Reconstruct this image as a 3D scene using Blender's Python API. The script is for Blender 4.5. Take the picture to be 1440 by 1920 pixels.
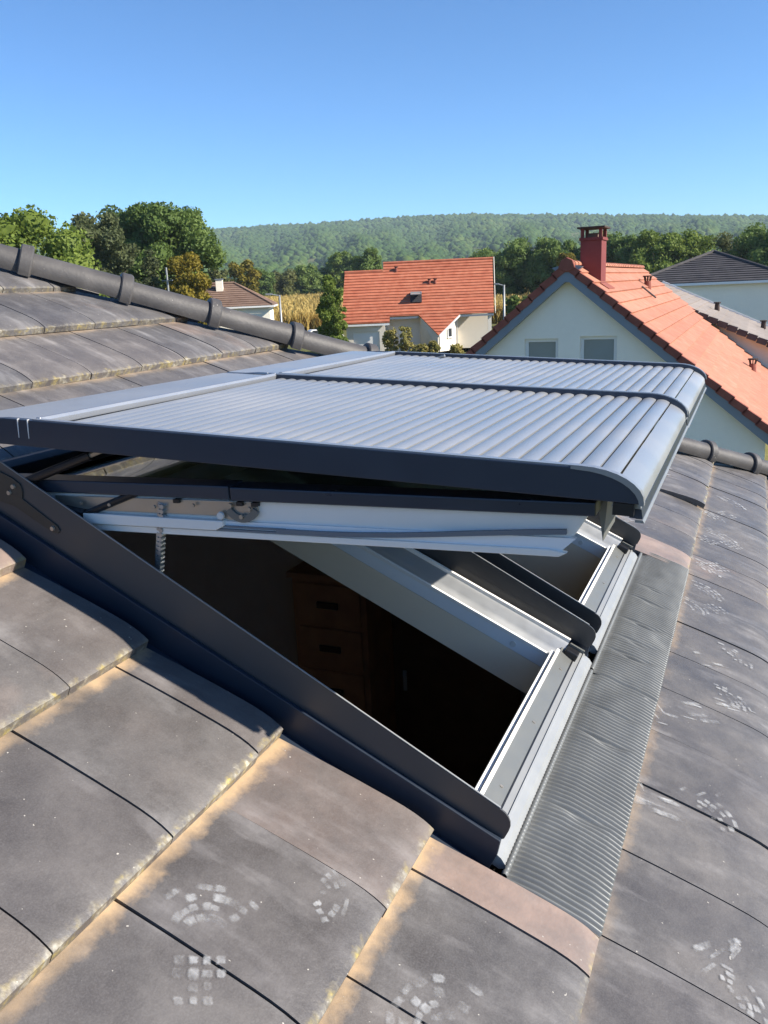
import bpy, bmesh, math, random
import numpy as np
from mathutils import Vector, Matrix, noise

random.seed(7); rng = np.random.default_rng(7)
for o in list(bpy.data.objects): bpy.data.objects.remove(o)
scene = bpy.context.scene
COL = scene.collection
R = math.radians

# ------------------------------------------------------------------ frames
ZC = 5.6                      # eye height above the ground
HR = 1.15                     # eye height above our roof plane (along its normal)
PITCH = R(25.94)
UX = Vector((math.cos(PITCH), 0, -math.sin(PITCH)))     # down the slope
VX = Vector((0, 1, 0))                                  # along the courses
NX = Vector((math.sin(PITCH), 0, math.cos(PITCH)))      # roof normal
CAM = Vector((0, 0, ZC))
ORG = CAM - NX * HR
MR = Matrix(((UX.x, VX.x, NX.x, ORG.x), (UX.y, VX.y, NX.y, ORG.y), (UX.z, VX.z, NX.z, ORG.z), (0, 0, 0, 1)))
def W(u, v, n): return ORG + UX * u + VX * v + NX * n

# ------------------------------------------------------------------ camera
RC = ((0.8445976, 0.4782016, -0.2407865), (0.3939979, -0.2506191, 0.8842826), (0.3625196, -0.8417323, -0.4000827))
def camaxis(c): return UX * RC[0][c] + VX * RC[1][c] + NX * RC[2][c]
cx_, cy_, cz_ = camaxis(0), -camaxis(1), -camaxis(2)
cam = bpy.data.objects.new('camera', bpy.data.cameras.new('camera')); COL.objects.link(cam)
cam.matrix_world = Matrix(((cx_.x, cy_.x, cz_.x, CAM.x), (cx_.y, cy_.y, cz_.y, CAM.y), (cx_.z, cy_.z, cz_.z, CAM.z), (0, 0, 0, 1)))
cam.data.sensor_fit = 'HORIZONTAL'; cam.data.sensor_width = 36; cam.data.lens = 36 * 1581.84 / 1440
cam.data.clip_start = 0.05; cam.data.clip_end = 30000
scene.camera = cam

# ------------------------------------------------------------------ light
SUN_DIR = Vector((0.826, 0.095, 0.560)).normalized()
SUN_EL = math.asin(SUN_DIR.z); SUN_AZ = math.atan2(SUN_DIR.x, SUN_DIR.y)
world = bpy.data.worlds.new('World'); scene.world = world; world.use_nodes = True
wn = world.node_tree.nodes; wl = world.node_tree.links
bg = wn['Background']; sky = wn.new('ShaderNodeTexSky'); sky.sky_type = 'NISHITA'; sky.sun_disc = False
sky.sun_elevation = SUN_EL; sky.sun_rotation = SUN_AZ
sky.altitude = 2500; sky.air_density = 1.0; sky.dust_density = 0.0; sky.ozone_density = 2.5
tint = wn.new('ShaderNodeMix'); tint.data_type = 'RGBA'; tint.blend_type = 'MULTIPLY'; tint.inputs[0].default_value = 1; tint.inputs[7].default_value = (0.54, 0.80, 1.0, 1)
wl.new(sky.outputs[0], tint.inputs[6]); wl.new(tint.outputs[2], bg.inputs[0]); bg.inputs[1].default_value = 0.097
sl = bpy.data.lights.new('sun', 'SUN'); sl.energy = 4.5; sl.angle = R(0.53); sl.color = (1.0, 0.92, 0.80)
so = bpy.data.objects.new('sun', sl); COL.objects.link(so)
so.rotation_euler = SUN_DIR.to_track_quat('Z', 'Y').to_euler()
scene.view_settings.view_transform = 'Standard'; scene.view_settings.look = 'None'
scene.view_settings.exposure = 1.07; scene.view_settings.gamma = 1

# ------------------------------------------------------------------ helpers
class MB:
    def __init__(s): s.v = []; s.f = []
    def poly(s, pts):
        i = len(s.v); s.v += [tuple(p) for p in pts]; s.f.append(tuple(range(i, i + len(pts)))); return s
    def box(s, x0, x1, y0, y1, z0, z1):
        i = len(s.v)
        s.v += [(x0,y0,z0),(x1,y0,z0),(x1,y1,z0),(x0,y1,z0),(x0,y0,z1),(x1,y0,z1),(x1,y1,z1),(x0,y1,z1)]
        s.f += [tuple(i + k for k in q) for q in ((0,3,2,1),(4,5,6,7),(0,1,5,4),(1,2,6,5),(2,3,7,6),(3,0,4,7))]; return s
    def prism(s, prof, y0, y1):
        """closed profile of (x,z) points extruded along y"""
        n = len(prof); i = len(s.v)
        s.v += [(x, y0, z) for x, z in prof] + [(x, y1, z) for x, z in prof]
        a = sum(prof[k][0] * prof[(k+1) % n][1] - prof[(k+1) % n][0] * prof[k][1] for k in range(n))
        idx = list(range(n)) if a > 0 else list(range(n))[::-1]
        s.f.append(tuple(i + k for k in idx)); s.f.append(tuple(i + n + k for k in idx[::-1]))
        for k in range(n):
            p, q = idx[k], idx[(k+1) % n]
            s.f.append((i + q, i + p, i + n + p, i + n + q))
        return s
    def prism_pts(s, base, off):
        """polygon of 3D points swept by a vector"""
        n = len(base); i = len(s.v); off = Vector(off)
        s.v += [tuple(Vector(p)) for p in base] + [tuple(Vector(p) + off) for p in base]
        s.f.append(tuple(range(i, i + n))[::-1]); s.f.append(tuple(range(i + n, i + 2*n)))
        for k in range(n):
            q = (k + 1) % n; s.f.append((i + k, i + q, i + n + q, i + n + k))
        return s
    def tube(s, p0, p1, r0, r1=None, seg=10, caps=True):
        p0, p1 = Vector(p0), Vector(p1); r1 = r0 if r1 is None else r1
        d = (p1 - p0).normalized(); a = d.orthogonal().normalized(); b = d.cross(a); i = len(s.v)
        for p, r in ((p0, r0), (p1, r1)):
            for k in range(seg):
                t = 2*math.pi*k/seg; s.v.append(tuple(p + a*math.cos(t)*r + b*math.sin(t)*r))
        for k in range(seg):
            q = (k+1) % seg; s.f.append((i+k, i+q, i+seg+q, i+seg+k))
        if caps: s.f.append(tuple(range(i, i+seg))[::-1]); s.f.append(tuple(range(i+seg, i+2*seg)))
        return s
    def grid(s, P):
        """P[i][j] points"""
        i0 = len(s.v); m = len(P[0])
        for row in P: s.v += [tuple(p) for p in row]
        for i in range(len(P)-1):
            for j in range(m-1):
                a = i0 + i*m + j; s.f.append((a, a+1, a+m+1, a+m))
        return s
    def mesh(s, name, bevel=0, seg=2, smooth=False, fix=True):
        bm = bmesh.new(); vs = [bm.verts.new(p) for p in s.v]
        for f in s.f:
            try: bm.faces.new([vs[k] for k in f])
            except ValueError: pass
        if fix: bmesh.ops.recalc_face_normals(bm, faces=bm.faces)
        if bevel:
            ed = [e for e in bm.edges if len(e.link_faces) == 2 and e.calc_face_angle(0) > 0.5]
            bmesh.ops.bevel(bm, geom=ed, offset=bevel, segments=seg, profile=0.6, affect='EDGES', clamp_overlap=True)
        me = bpy.data.meshes.new(name); bm.to_mesh(me); bm.free()
        if smooth: me.polygons.foreach_set('use_smooth', [True]*len(me.polygons))
        return me
    def build(s, name, mat, parent=None, bevel=0, seg=2, smooth=False, fix=True):
        return link(name, s.mesh(name, bevel, seg, smooth, fix), mat, parent)

def link(name, me, mat, parent=None):
    if mat is not None and not me.materials: me.materials.append(mat)
    o = bpy.data.objects.new(name, me); COL.objects.link(o)
    if parent is not None: o.parent = parent
    return o
def autosmooth(me, ang=0.6):
    me.polygons.foreach_set('use_smooth', [True]*len(me.polygons))
    bm = bmesh.new(); bm.from_mesh(me)
    for e in bm.edges: e.smooth = not (len(e.link_faces) == 2 and e.calc_face_angle(0) > ang)
    bm.to_mesh(me); bm.free()
def tag(o, label=None, cat=None, group=None, kind=None):
    if label: o['label'] = label
    if cat: o['category'] = cat
    if group: o['group'] = group
    if kind: o['kind'] = kind
    return o
def empty(name, mat=None, loc=None, rz=0):
    o = bpy.data.objects.new(name, None); COL.objects.link(o); o.empty_display_size = 0.2
    if mat is not None: o.matrix_world = mat
    elif loc is not None: o.location = loc; o.rotation_euler = (0, 0, rz)
    return o
def copy_tree(o, parent=None):
    c = o.copy(); COL.objects.link(c); c.parent = parent
    for ch in list(o.children): copy_tree(ch, c)
    return c
def fastmesh(name, V, F):
    me = bpy.data.meshes.new(name); V = np.asarray(V, np.float32); F = np.asarray(F, np.int32)
    me.vertices.add(len(V)); me.vertices.foreach_set('co', V.ravel())
    k = F.shape[1]; me.loops.add(F.size); me.loops.foreach_set('vertex_index', F.ravel())
    me.polygons.add(len(F)); me.polygons.foreach_set('loop_start', np.arange(0, F.size, k, dtype=np.int32))
    me.update(calc_edges=True); return me

# ------------------------------------------------------------------ materials
class NT:
    def __init__(s, name):
        s.m = bpy.data.materials.new(name); s.m.use_nodes = True
        s.n = s.m.node_tree.nodes; s.l = s.m.node_tree.links; s.p = s.n['Principled BSDF']
    def new(s, t, **kw):
        x = s.n.new(t)
        for k, v in kw.items(): setattr(x, k, v)
        return x
    def inp(s, node, key, val):
        if hasattr(val, 'is_output') or isinstance(val, bpy.types.NodeSocket): s.l.new(val, node.inputs[key])
        else:
            if isinstance(val, tuple) and len(val) == 3 and node.inputs[key].type == 'RGBA': val = (*val, 1)
            node.inputs[key].default_value = val
    def coord(s, kind='Object', scale=None):
        c = s.new('ShaderNodeTexCoord').outputs[kind]
        if scale is not None:
            mp = s.new('ShaderNodeMapping'); s.l.new(c, mp.inputs[0]); mp.inputs['Scale'].default_value = scale; c = mp.outputs[0]
        return c
    def worldpos(s): return s.new('ShaderNodeNewGeometry').outputs['Position']
    def noise(s, scale, detail=4, rough=0.55, vec=None):
        n = s.new('ShaderNodeTexNoise'); n.inputs['Scale'].default_value = scale; n.inputs['Detail'].default_value = detail
        n.inputs['Roughness'].default_value = rough
        s.l.new(vec if vec is not None else s.coord(), n.inputs['Vector']); return n.outputs['Fac']
    def ramp(s, fac, pts):
        r = s.new('ShaderNodeValToRGB'); s.l.new(fac, r.inputs[0]); e = r.color_ramp.elements
        while len(e) < len(pts): e.new(0.5)
        for k, (pos, c) in enumerate(pts):
            e[k].position = pos; e[k].color = (*c, 1) if isinstance(c, tuple) else (c, c, c, 1)
        return r.outputs[0]
    def mix(s, fac, a, b, mode='MIX'):
        x = s.new('ShaderNodeMix', data_type='RGBA', blend_type=mode)
        for k, v in ((0, fac), (6, a), (7, b)):
            if isinstance(v, bpy.types.NodeSocket): s.l.new(v, x.inputs[k])
            else: x.inputs[k].default_value = (*v, 1) if isinstance(v, tuple) else v
        return x.outputs[2]
    def math(s, op, a, b=None, c=None):
        x = s.new('ShaderNodeMath', operation=op)
        for k, v in enumerate((a, b, c)):
            if v is None: continue
            if isinstance(v, bpy.types.NodeSocket): s.l.new(v, x.inputs[k])
            else: x.inputs[k].default_value = v
        return x.outputs[0]
    def maprange(s, v, a, b, c=0, d=1):
        x = s.new('ShaderNodeMapRange'); s.l.new(v, x.inputs[0])
        for k, q in enumerate((a, b, c, d)): x.inputs[k+1].default_value = q
        return x.outputs[0]
    def bump(s, h, strength=0.3, dist=0.01):
        b = s.new('ShaderNodeBump'); b.inputs['Strength'].default_value = strength; b.inputs['Distance'].default_value = dist
        s.l.new(h, b.inputs['Height']); s.l.new(b.outputs[0], s.p.inputs['Normal'])
    def set(s, **kw):
        names = dict(color='Base Color', rough='Roughness', metal='Metallic', spec='Specular IOR Level', coat='Coat Weight', trans='Transmission Weight', ior='IOR', alpha='Alpha')
        for k, v in kw.items(): s.inp(s.p, names[k], v)
        return s

def plain(name, col, rough=0.5, metal=0.0, var=0.12, scale=6, bump=0, spec=0.5):
    t = NT(name); n = t.noise(scale, 5)
    c = t.mix(n, tuple(x*(1-var) for x in col), tuple(min(1, x*(1+var)) for x in col))
    t.set(color=c, rough=t.maprange(t.noise(scale*3, 4), 0.3, 0.7, max(0, rough-0.06), min(1, rough+0.06)), metal=metal, spec=spec)
    if bump: t.bump(t.noise(scale*12, 3), bump, 0.004)
    return t.m

def tile_material():
    t = NT('roof_tile_concrete')
    oi = t.new('ShaderNodeObjectInfo'); rnd = oi.outputs['Random']
    wp = t.worldpos(); oc = t.coord('Object')
    sep = t.new('ShaderNodeSeparateXYZ'); t.l.new(oc, sep.inputs[0]); s_ = sep.outputs[0]; n_ = sep.outputs[2]
    big = t.noise(1.7, 5, 0.6, wp); mid = t.noise(7, 6, 0.62, wp); fine = t.noise(60, 4, 0.6, wp)
    # streaks along the fall line
    mp = t.new('ShaderNodeMapping'); t.l.new(oc, mp.inputs[0]); mp.inputs['Scale'].default_value = (4.0, 15, 4)
    off = t.new('ShaderNodeVectorMath', operation='ADD'); t.l.new(mp.outputs[0], off.inputs[0])
    sc = t.new('ShaderNodeVectorMath', operation='SCALE'); t.l.new(wp, sc.inputs[0]); sc.inputs[3].default_value = 0.7
    t.l.new(sc.outputs[0], off.inputs[1])
    streak = t.noise(1.0, 5, 0.6, off.outputs[0])
    c = t.ramp(mid, [(0.28, (0.064, 0.060, 0.060)), (0.5, (0.100, 0.095, 0.094)), (0.72, (0.152, 0.143, 0.138))])
    c = t.mix(t.maprange(big, 0.40, 0.7, 0, 0.38), c, (0.145, 0.127, 0.116))
    c = t.mix(t.math('MULTIPLY', t.maprange(streak, 0.48, 0.72, 0, 0.70), t.maprange(t.noise(3.6, 4, 0.6, wp), 0.42, 0.62, 0.04, 1)), c, (0.31, 0.298, 0.292))
    c = t.mix(t.maprange(fine, 0.35, 0.7, 0, 0.22), c, (0.09, 0.08, 0.075))
    blotch = t.noise(11, 5, 0.7, wp); c = t.mix(t.maprange(blotch, 0.52, 0.70, 0, 0.45), c, (0.060, 0.055, 0.053))
    # pink cutting dust on the sawn tiles beside the windows (object colour says how much)
    cutd = t.new('ShaderNodeSeparateColor'); t.l.new(oi.outputs['Color'], cutd.inputs[0])
    c = t.mix(t.math('MULTIPLY', cutd.outputs[0], t.maprange(t.noise(4.5, 5, 0.65, wp), 0.30, 0.62, 0.15, 0.9)), c, (0.36, 0.255, 0.205))
    grain = t.noise(330, 2, 0.6, wp); c = t.mix(t.maprange(grain, 0.42, 0.70, 0, 0.2), c, (0.22, 0.21, 0.205))
    # value by tile
    c = t.mix(1.0, c, t.ramp(rnd, [(0.0, (0.86, 0.85, 0.86)), (0.55, (1.0, 1.0, 1.0)), (1.0, (1.14, 1.08, 1.03))]), 'MULTIPLY')
    # tan cutting dust near the upper joint and the window side, patchy
    se = t.math('ADD', s_, t.math('MULTIPLY', t.math('SUBTRACT', t.noise(30, 4, 0.65, wp), 0.5), 0.05))
    dust = t.math('MULTIPLY', t.maprange(se, 0.004, 0.034, 1, 0), t.maprange(t.noise(3.5, 4, 0.6, wp), 0.34, 0.52, 0, 0.95))
    dust = t.math('MULTIPLY', dust, cutd.outputs[1])
    c = t.mix(dust, c, (0.44, 0.310, 0.185))
    d2 = t.math('MULTIPLY', t.maprange(t.noise(2.3, 5, 0.6, wp), 0.55, 0.72, 0, 0.6), t.maprange(rnd, 0.45, 0.8, 0, 1))
    c = t.mix(d2, c, (0.34, 0.235, 0.18))
    # lichen along the lower edge
    li = t.math('MULTIPLY', t.maprange(se, 0.338, 0.353, 0, 1), t.maprange(t.noise(26, 4, 0.7, wp), 0.42, 0.62, 0, 1))
    lz = t.mix(t.maprange(t.noise(75, 2, 0.5, wp), 0.40, 0.60), (0.23, 0.19, 0.11), t.mix(t.maprange(t.noise(33, 2, .5, wp), .45, .58), (0.46, 0.43, 0.34), (0.46, 0.36, 0.09)))
    c = t.mix(t.math('MULTIPLY', li, t.maprange(big, 0.3, 0.6, 0.25, 0.95)), c, lz)
    speck = t.maprange(t.noise(120, 1, 0.4, wp), 0.79, 0.81, 0, 0.75)
    c = t.mix(speck, c, (0.5, 0.47, 0.42))
    t.set(color=c, rough=t.maprange(mid, 0.3, 0.7, 0.40, 0.62), spec=0.5)
    h = t.math('ADD', t.math('MULTIPLY', fine, 0.5), t.math('MULTIPLY', mid, 1.0))
    t.bump(h, 0.55, 0.004)
    return t.m

def clay_material(name, c0, c1, c2, scale=3.0, lichen=0.0):
    t = NT(name); wp = t.worldpos(); rnd = t.new('ShaderNodeObjectInfo').outputs['Random']
    c = t.ramp(t.noise(scale, 6, 0.6, wp), [(0.3, c0), (0.52, c1), (0.72, c2)])
    br = t.new('ShaderNodeTexBrick')
    c = t.mix(t.maprange(t.noise(0.5, 3, 0.5, wp), 0.35, 0.7, 0, 0.35), c, c2)
    c = t.mix(1.0, c, t.ramp(rnd, [(0, (0.9, 0.9, 0.9)), (1, (1.08, 1.08, 1.08))]), 'MULTIPLY')
    if lichen:
        c = t.mix(t.maprange(t.noise(14, 4, 0.65, wp), 0.56, 0.7, 0, lichen), c, (0.30, 0.22, 0.08))
    t.set(color=c, rough=0.75, spec=0.3); t.bump(t.noise(25, 4, 0.6, wp), 0.4, 0.01)
    return t.m

def stucco(name, col, var=0.08):
    t = NT(name); wp = t.worldpos()
    c = t.mix(t.noise(0.7, 5, 0.6, wp), tuple(x*(1-var) for x in col), tuple(min(1, x*(1+var)) for x in col))
    c = t.mix(t.maprange(t.noise(9, 4, 0.6, wp), 0.3, 0.75, 0, 0.12), c, tuple(x*0.75 for x in col))
    t.set(color=c, rough=0.9, spec=0.2); t.bump(t.noise(55, 3, 0.6, wp), 0.5, 0.012); return t.m

def leaf_material(name, cols, scale=0.5, trans=0.36):
    t = NT(name); wp = t.worldpos(); rnd = t.new('ShaderNodeObjectInfo').outputs['Random']
    f = t.math('ADD', t.math('MULTIPLY', t.noise(scale, 4, 0.65, wp), 0.75), t.math('MULTIPLY', t.noise(scale*9, 2, 0.6, wp), 0.25))
    c = t.ramp(f, [(0.32, cols[0]), (0.5, cols[1]), (0.68, cols[2])])
    c = t.mix(1.0, c, t.ramp(rnd, [(0, (0.85, 0.88, 0.85)), (1, (1.12, 1.08, 1.0))]), 'MULTIPLY')
    t.set(color=c, rough=0.65, spec=0.25)
    tr = t.new('ShaderNodeBsdfTranslucent'); t.l.new(c, tr.inputs[0])
    mx = t.new('ShaderNodeMixShader'); mx.inputs[0].default_value = trans
    t.l.new(t.p.outputs[0], mx.inputs[1]); t.l.new(tr.outputs[0], mx.inputs[2])
    t.l.new(mx.outputs[0], t.n['Material Output'].inputs[0]); return t.m

M = {}
M['tile'] = tile_material()
def hip_material():
    t = NT('hip_tile_concrete'); wp = t.worldpos()
    c = t.ramp(t.noise(6, 6, 0.6, wp), [(0.3, (0.050, 0.047, 0.048)), (0.55, (0.078, 0.073, 0.071)), (0.75, (0.115, 0.106, 0.10))])
    c = t.mix(t.maprange(t.noise(110, 1, 0.4, wp), 0.79, 0.81, 0, 0.8), c, (0.55, 0.52, 0.46))
    t.set(color=c, rough=0.55, spec=0.4); t.bump(t.noise(70, 4, 0.6, wp), 0.3, 0.004); return t.m
M['hip'] = hip_material()
M['deck'] = plain('roof_underlay', (0.018, 0.017, 0.017), 0.9)
def slat_material():
    t = NT('shutter_slat_aluminium'); wp = t.worldpos()
    d = t.noise(3.5, 3, 0.55, wp)
    c = t.mix(t.noise(2.5, 4, 0.6, wp), (0.350, 0.368, 0.388), (0.400, 0.418, 0.438)); c = t.mix(t.maprange(d, 0.45, 0.70, 0, 0.4), c, (0.50, 0.49, 0.48))
    t.set(color=c, rough=t.maprange(d, 0.3, 0.7, 0.27, 0.42), metal=0.5); return t.m
M['slat'] = slat_material()
M['rail'] = plain('shutter_rail_anthracite', (0.036, 0.048, 0.072), 0.33, 0.2, 0.08, 3)
M['railtop'] = plain('shutter_rail_top', (0.33, 0.345, 0.37), 0.32, 0.5, 0.06, 3)
M['anthracite'] = plain('anthracite_sheet', (0.066, 0.066, 0.069), 0.42, 0.15, 0.12, 5)
M['anthracite2'] = plain('anthracite_flashing', (0.021, 0.031, 0.050), 0.42, 0.15, 0.15, 5)
M['hinge'] = plain('bronze_grey_plate', (0.055, 0.050, 0.042), 0.45, 0.2, 0.12, 6)
M['nose'] = plain('light_grey_sill', (0.33, 0.338, 0.338), 0.42, 0.3, 0.08, 6)
M['black'] = plain('black_plastic', (0.012, 0.012, 0.014), 0.4)
M['rubber'] = plain('grey_gasket', (0.16, 0.18, 0.21), 0.5)
M['white'] = plain('white_sash_paint', (0.86, 0.83, 0.78), 0.38, 0, 0.03, 4)
M['frame_blue'] = plain('frame_inner_paint', (0.86, 0.88, 0.90), 0.35, 0, 0.04, 4)
M['silver'] = plain('bare_aluminium', (0.50, 0.515, 0.53), 0.34, 0.55, 0.06, 7)
M['greycover'] = plain('grey_aluminium_cover', (0.17, 0.175, 0.168), 0.4, 0.3, 0.1, 6)
M['lead'] = plain('pleated_apron', (0.165, 0.172, 0.172), 0.46, 0.25, 0.25, 7)
M['steel'] = plain('galvanised_plate', (0.45, 0.41, 0.35), 0.35, 0.7, 0.15, 12)
M['chain'] = plain('chain_steel', (0.42, 0.44, 0.46), 0.35, 0.8, 0.2, 30)
M['lining'] = plain('beige_lining', (0.86, 0.72, 0.54), 0.8, 0, 0.05, 3)
M['roomwall'] = plain('room_wall', (0.66, 0.61, 0.54), 0.9)
M['roomfloor'] = plain('room_floor', (0.13, 0.10, 0.08), 0.7)
M['wood'] = plain('brown_wood', (0.50, 0.25, 0.115), 0.5, 0, 0.35, 8)
M['wood2'] = plain('dark_wood_door', (0.20, 0.11, 0.06), 0.5, 0, 0.3, 8)
M['white_pl'] = plain('white_plastic', (0.7, 0.7, 0.68), 0.4)
def glass_material():
    t = NT('window_glass'); t.set(color=(0.22, 0.30, 0.27), rough=0.02, trans=0.9, ior=1.45, spec=0.6); return t.m
M['glass'] = glass_material()
M['clayB'] = clay_material('salmon_roof_tile', (0.35, 0.135, 0.082), (0.42, 0.175, 0.112), (0.49, 0.235, 0.160), 3.0, 0.5)
M['clayBdark'] = clay_material('verge_tile_red', (0.19, 0.055, 0.040), (0.24, 0.075, 0.052), (0.29, 0.10, 0.07), 5.0)
M['clayA'] = clay_material('orange_roof_tile', (0.35, 0.098, 0.052), (0.42, 0.130, 0.070), (0.48, 0.175, 0.10), 2.0)
M['clayC'] = clay_material('slate_grey_tile', (0.050, 0.047, 0.050), (0.068, 0.063, 0.066), (0.09, 0.083, 0.083), 2.0)
M['clayD'] = clay_material('brown_roof_tile', (0.15, 0.094, 0.068), (0.19, 0.122, 0.090), (0.22, 0.15, 0.11), 2.0)
M['clayE'] = clay_material('grey_beige_tile', (0.22, 0.185, 0.16), (0.27, 0.23, 0.20), (0.32, 0.28, 0.25), 2.0)
M['stuccoB'] = stucco('white_stucco', (0.93, 0.87, 0.74)); M['stuccoA'] = stucco('cream_stucco', (0.76, 0.70, 0.60))
M['zinc'] = plain('zinc_board', (0.20, 0.235, 0.275), 0.5, 0.2, 0.12, 2)
M['chimney'] = plain('red_painted_render', (0.175, 0.036, 0.032), 0.75, 0, 0.2, 4)
M['pane'] = plain('house_pane', (0.27, 0.30, 0.29), 0.10, 0, 0.15, 2, 0, 0.6)
M['panedark'] = plain('house_pane_dark', (0.03, 0.035, 0.04), 0.08, 0, 0.2, 2, 0, 0.7)
M['blind'] = plain('window_blind', (0.34, 0.37, 0.37), 0.6)
M['pvc'] = plain('white_pvc', (0.78, 0.78, 0.76), 0.4, 0, 0.03, 3)
M['darkmetal'] = plain('dark_metal', (0.05, 0.05, 0.055), 0.5, 0.4)
M['galv'] = plain('galvanised_post', (0.30, 0.31, 0.31), 0.5, 0.5)
M['soot'] = plain('soot', (0.05, 0.03, 0.025), 0.9)
M['bark'] = plain('bark', (0.09, 0.07, 0.05), 0.9, 0, 0.3, 3)
M['green'] = leaf_material('leaf_mid_green', [(0.066, 0.114, 0.031), (0.133, 0.199, 0.049), (0.217, 0.285, 0.081)])
M['lime'] = leaf_material('leaf_light_green', [(0.086, 0.129, 0.025), (0.165, 0.229, 0.043), (0.250, 0.308, 0.072)])
M['darkgreen'] = leaf_material('leaf_dark_green', [(0.048, 0.088, 0.029), (0.095, 0.152, 0.048), (0.152, 0.211, 0.068)])
M['olive'] = leaf_material('leaf_olive', [(0.072, 0.086, 0.032), (0.129, 0.143, 0.048), (0.194, 0.200, 0.072)])
M['yellow'] = leaf_material('leaf_autumn', [(0.126, 0.112, 0.020), (0.231, 0.189, 0.028), (0.329, 0.259, 0.042)])
M['pine'] = leaf_material('needle_green', [(0.065, 0.084, 0.038), (0.116, 0.138, 0.059), (0.170, 0.191, 0.084)])
M['maize'] = leaf_material('dry_maize', [(0.310, 0.225, 0.070), (0.528, 0.389, 0.132), (0.714, 0.559, 0.217)], 0.25, 0.3)
M['scrub'] = leaf_material('dry_shrub', [(0.156, 0.172, 0.047), (0.312, 0.281, 0.094), (0.468, 0.390, 0.140)], 1.5)

def ground_material():
    t = NT('meadow'); wp = t.worldpos()
    c = t.ramp(t.noise(0.06, 6, 0.6, wp), [(0.3, (0.065, 0.085, 0.025)), (0.5, (0.12, 0.125, 0.045)), (0.7, (0.22, 0.185, 0.085))])
    c = t.mix(t.maprange(t.noise(1.3, 5, 0.6, wp), 0.3, 0.7, 0, 0.5), c, (0.10, 0.10, 0.04))
    t.set(color=c, rough=0.95, spec=0.1); t.bump(t.noise(3, 5, 0.6, wp), 0.5, 0.2); return t.m
def forest_material():
    t = NT('forest_canopy'); wp = t.worldpos()
    a = t.noise(0.009, 5, 0.62, wp); b = t.noise(0.13, 3, 0.7, wp)
    f = t.math('ADD', t.math('MULTIPLY', a, 0.55), t.math('MULTIPLY', b, 0.45))
    c = t.ramp(f, [(0.34, (0.026, 0.054, 0.018)), (0.47, (0.046, 0.086, 0.022)), (0.58, (0.072, 0.112, 0.028)), (0.70, (0.125, 0.145, 0.040))])
    t.set(color=c, rough=0.9, spec=0.1); return t.m
M['ground'] = ground_material(); M['forest'] = forest_material()

# ================================================================== TERRAIN
HILL = [(-110, 3.4), (-75, 4.1), (-46.5, 4.27), (-42.5, 4.13), (-34.3, 4.14), (-30.6, 4.22), (-27.2, 4.28), (-23, 4.40), (-20.3, 4.42), (-17.6, 4.38), (-13.5, 4.15), (-10.2, 3.96), (-5.5, 3.6), (0.2, 3.2), (20, 2.6), (60, 1.8), (110, 1.0)]
R_RIDGE = 2350.0
def ridge_h(az):
    a = np.interp(az, [h[0] for h in HILL], [h[1] for h in HILL], left=0.8, right=0.8)
    return R_RIDGE*np.tan(np.radians(a)) + ZC - 9
def terrain(x, y):
    r = np.hypot(x, y); az = np.degrees(np.arctan2(x, y))
    z = np.clip(r - 70, 0, 420)*0.019
    t = np.clip((r - 620)/(R_RIDGE - 620), 0, 1)
    hz = ridge_h(az); prof = t**1.25*(0.9 + 0.1*t)
    z = z + np.where(r > 620, (hz - 8)*prof, 0)
    wav = np.sin(az*0.55 + r*0.0021)*0.5 + np.sin(az*1.3 - r*0.0043 + 1)*0.3 + np.sin(az*2.9 + r*0.003)*0.2
    z = z + wav*16*np.clip(t*(1-t)*4, 0, 1)
    z = np.where(r > R_RIDGE, np.maximum(hz - (r - R_RIDGE)*0.05, 0), z)
    return z
rs = np.concatenate([np.linspace(0, 120, 13)[1:], np.geomspace(140, 620, 14), np.linspace(700, 2600, 24), np.geomspace(3000, 9000, 6)])
azs = np.radians(np.arange(-180, 180, 3.0))
V = [(0, 0, 0)]; F3 = []
for r in rs:
    for a in azs:
        x, y = r*math.sin(a), r*math.cos(a); V.append((x, y, float(terrain(x, y))))
n = len(azs); mb = MB(); mb.v = V
for k in range(n): mb.f.append((0, 1 + k, 1 + (k+1) % n))
for i in range(len(rs)-1):
    for k in range(n):
        a = 1 + i*n + k; b = 1 + i*n + (k+1) % n; mb.f.append((a, a+n, b+n, b))
g_ = mb.build('ground', M['ground'], smooth=True); tag(g_, 'meadow ground rising towards the wooded hill', None, None, 'structure')

# forest on the hill: one mass
ico = bmesh.new(); bmesh.ops.create_icosphere(ico, subdivisions=1, radius=1); IV = np.array([v.co[:] for v in ico.verts]); IF = np.array([[v.index for v in f.verts] for f in ico.faces]); ico.free()
def canopy(name, label, pts, rad, mat, squash=1.15):
    N = len(pts); V = np.repeat(IV[None], N, 0)*(1 + rng.uniform(-0.28, 0.28, (N, len(IV), 1)))
    V[..., 2] *= squash; V = V*rad[:, None, None] + pts[:, None, :]
    F = (IF[None] + (np.arange(N)*len(IV))[:, None, None]).reshape(-1, 3)
    me = fastmesh(name, V.reshape(-1, 3), F); o = link(name, me, mat); tag(o, label, 'forest', None, 'stuff'); return o
N = 30000
az = rng.uniform(-58, 14, N); rr = np.sqrt(rng.uniform(760**2, 2420**2, N))
x = rr*np.sin(np.radians(az)); y = rr*np.cos(np.radians(az)); z = terrain(x, y)
nz = np.array([noise.noise(Vector((a*0.006, b*0.006, 0))) + 0.5*noise.noise(Vector((a*0.02, b*0.02, 3))) for a, b in zip(x, y)])
keep = ~((rr < 1150) & (nz > 0.10)); keep &= ~((nz > 0.62))
x, y, z, rr = x[keep], y[keep], z[keep], rr[keep]
rad = rng.uniform(5.0, 8.5, len(x))*np.interp(rr, [760, 2400], [0.8, 1.1])
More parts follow.
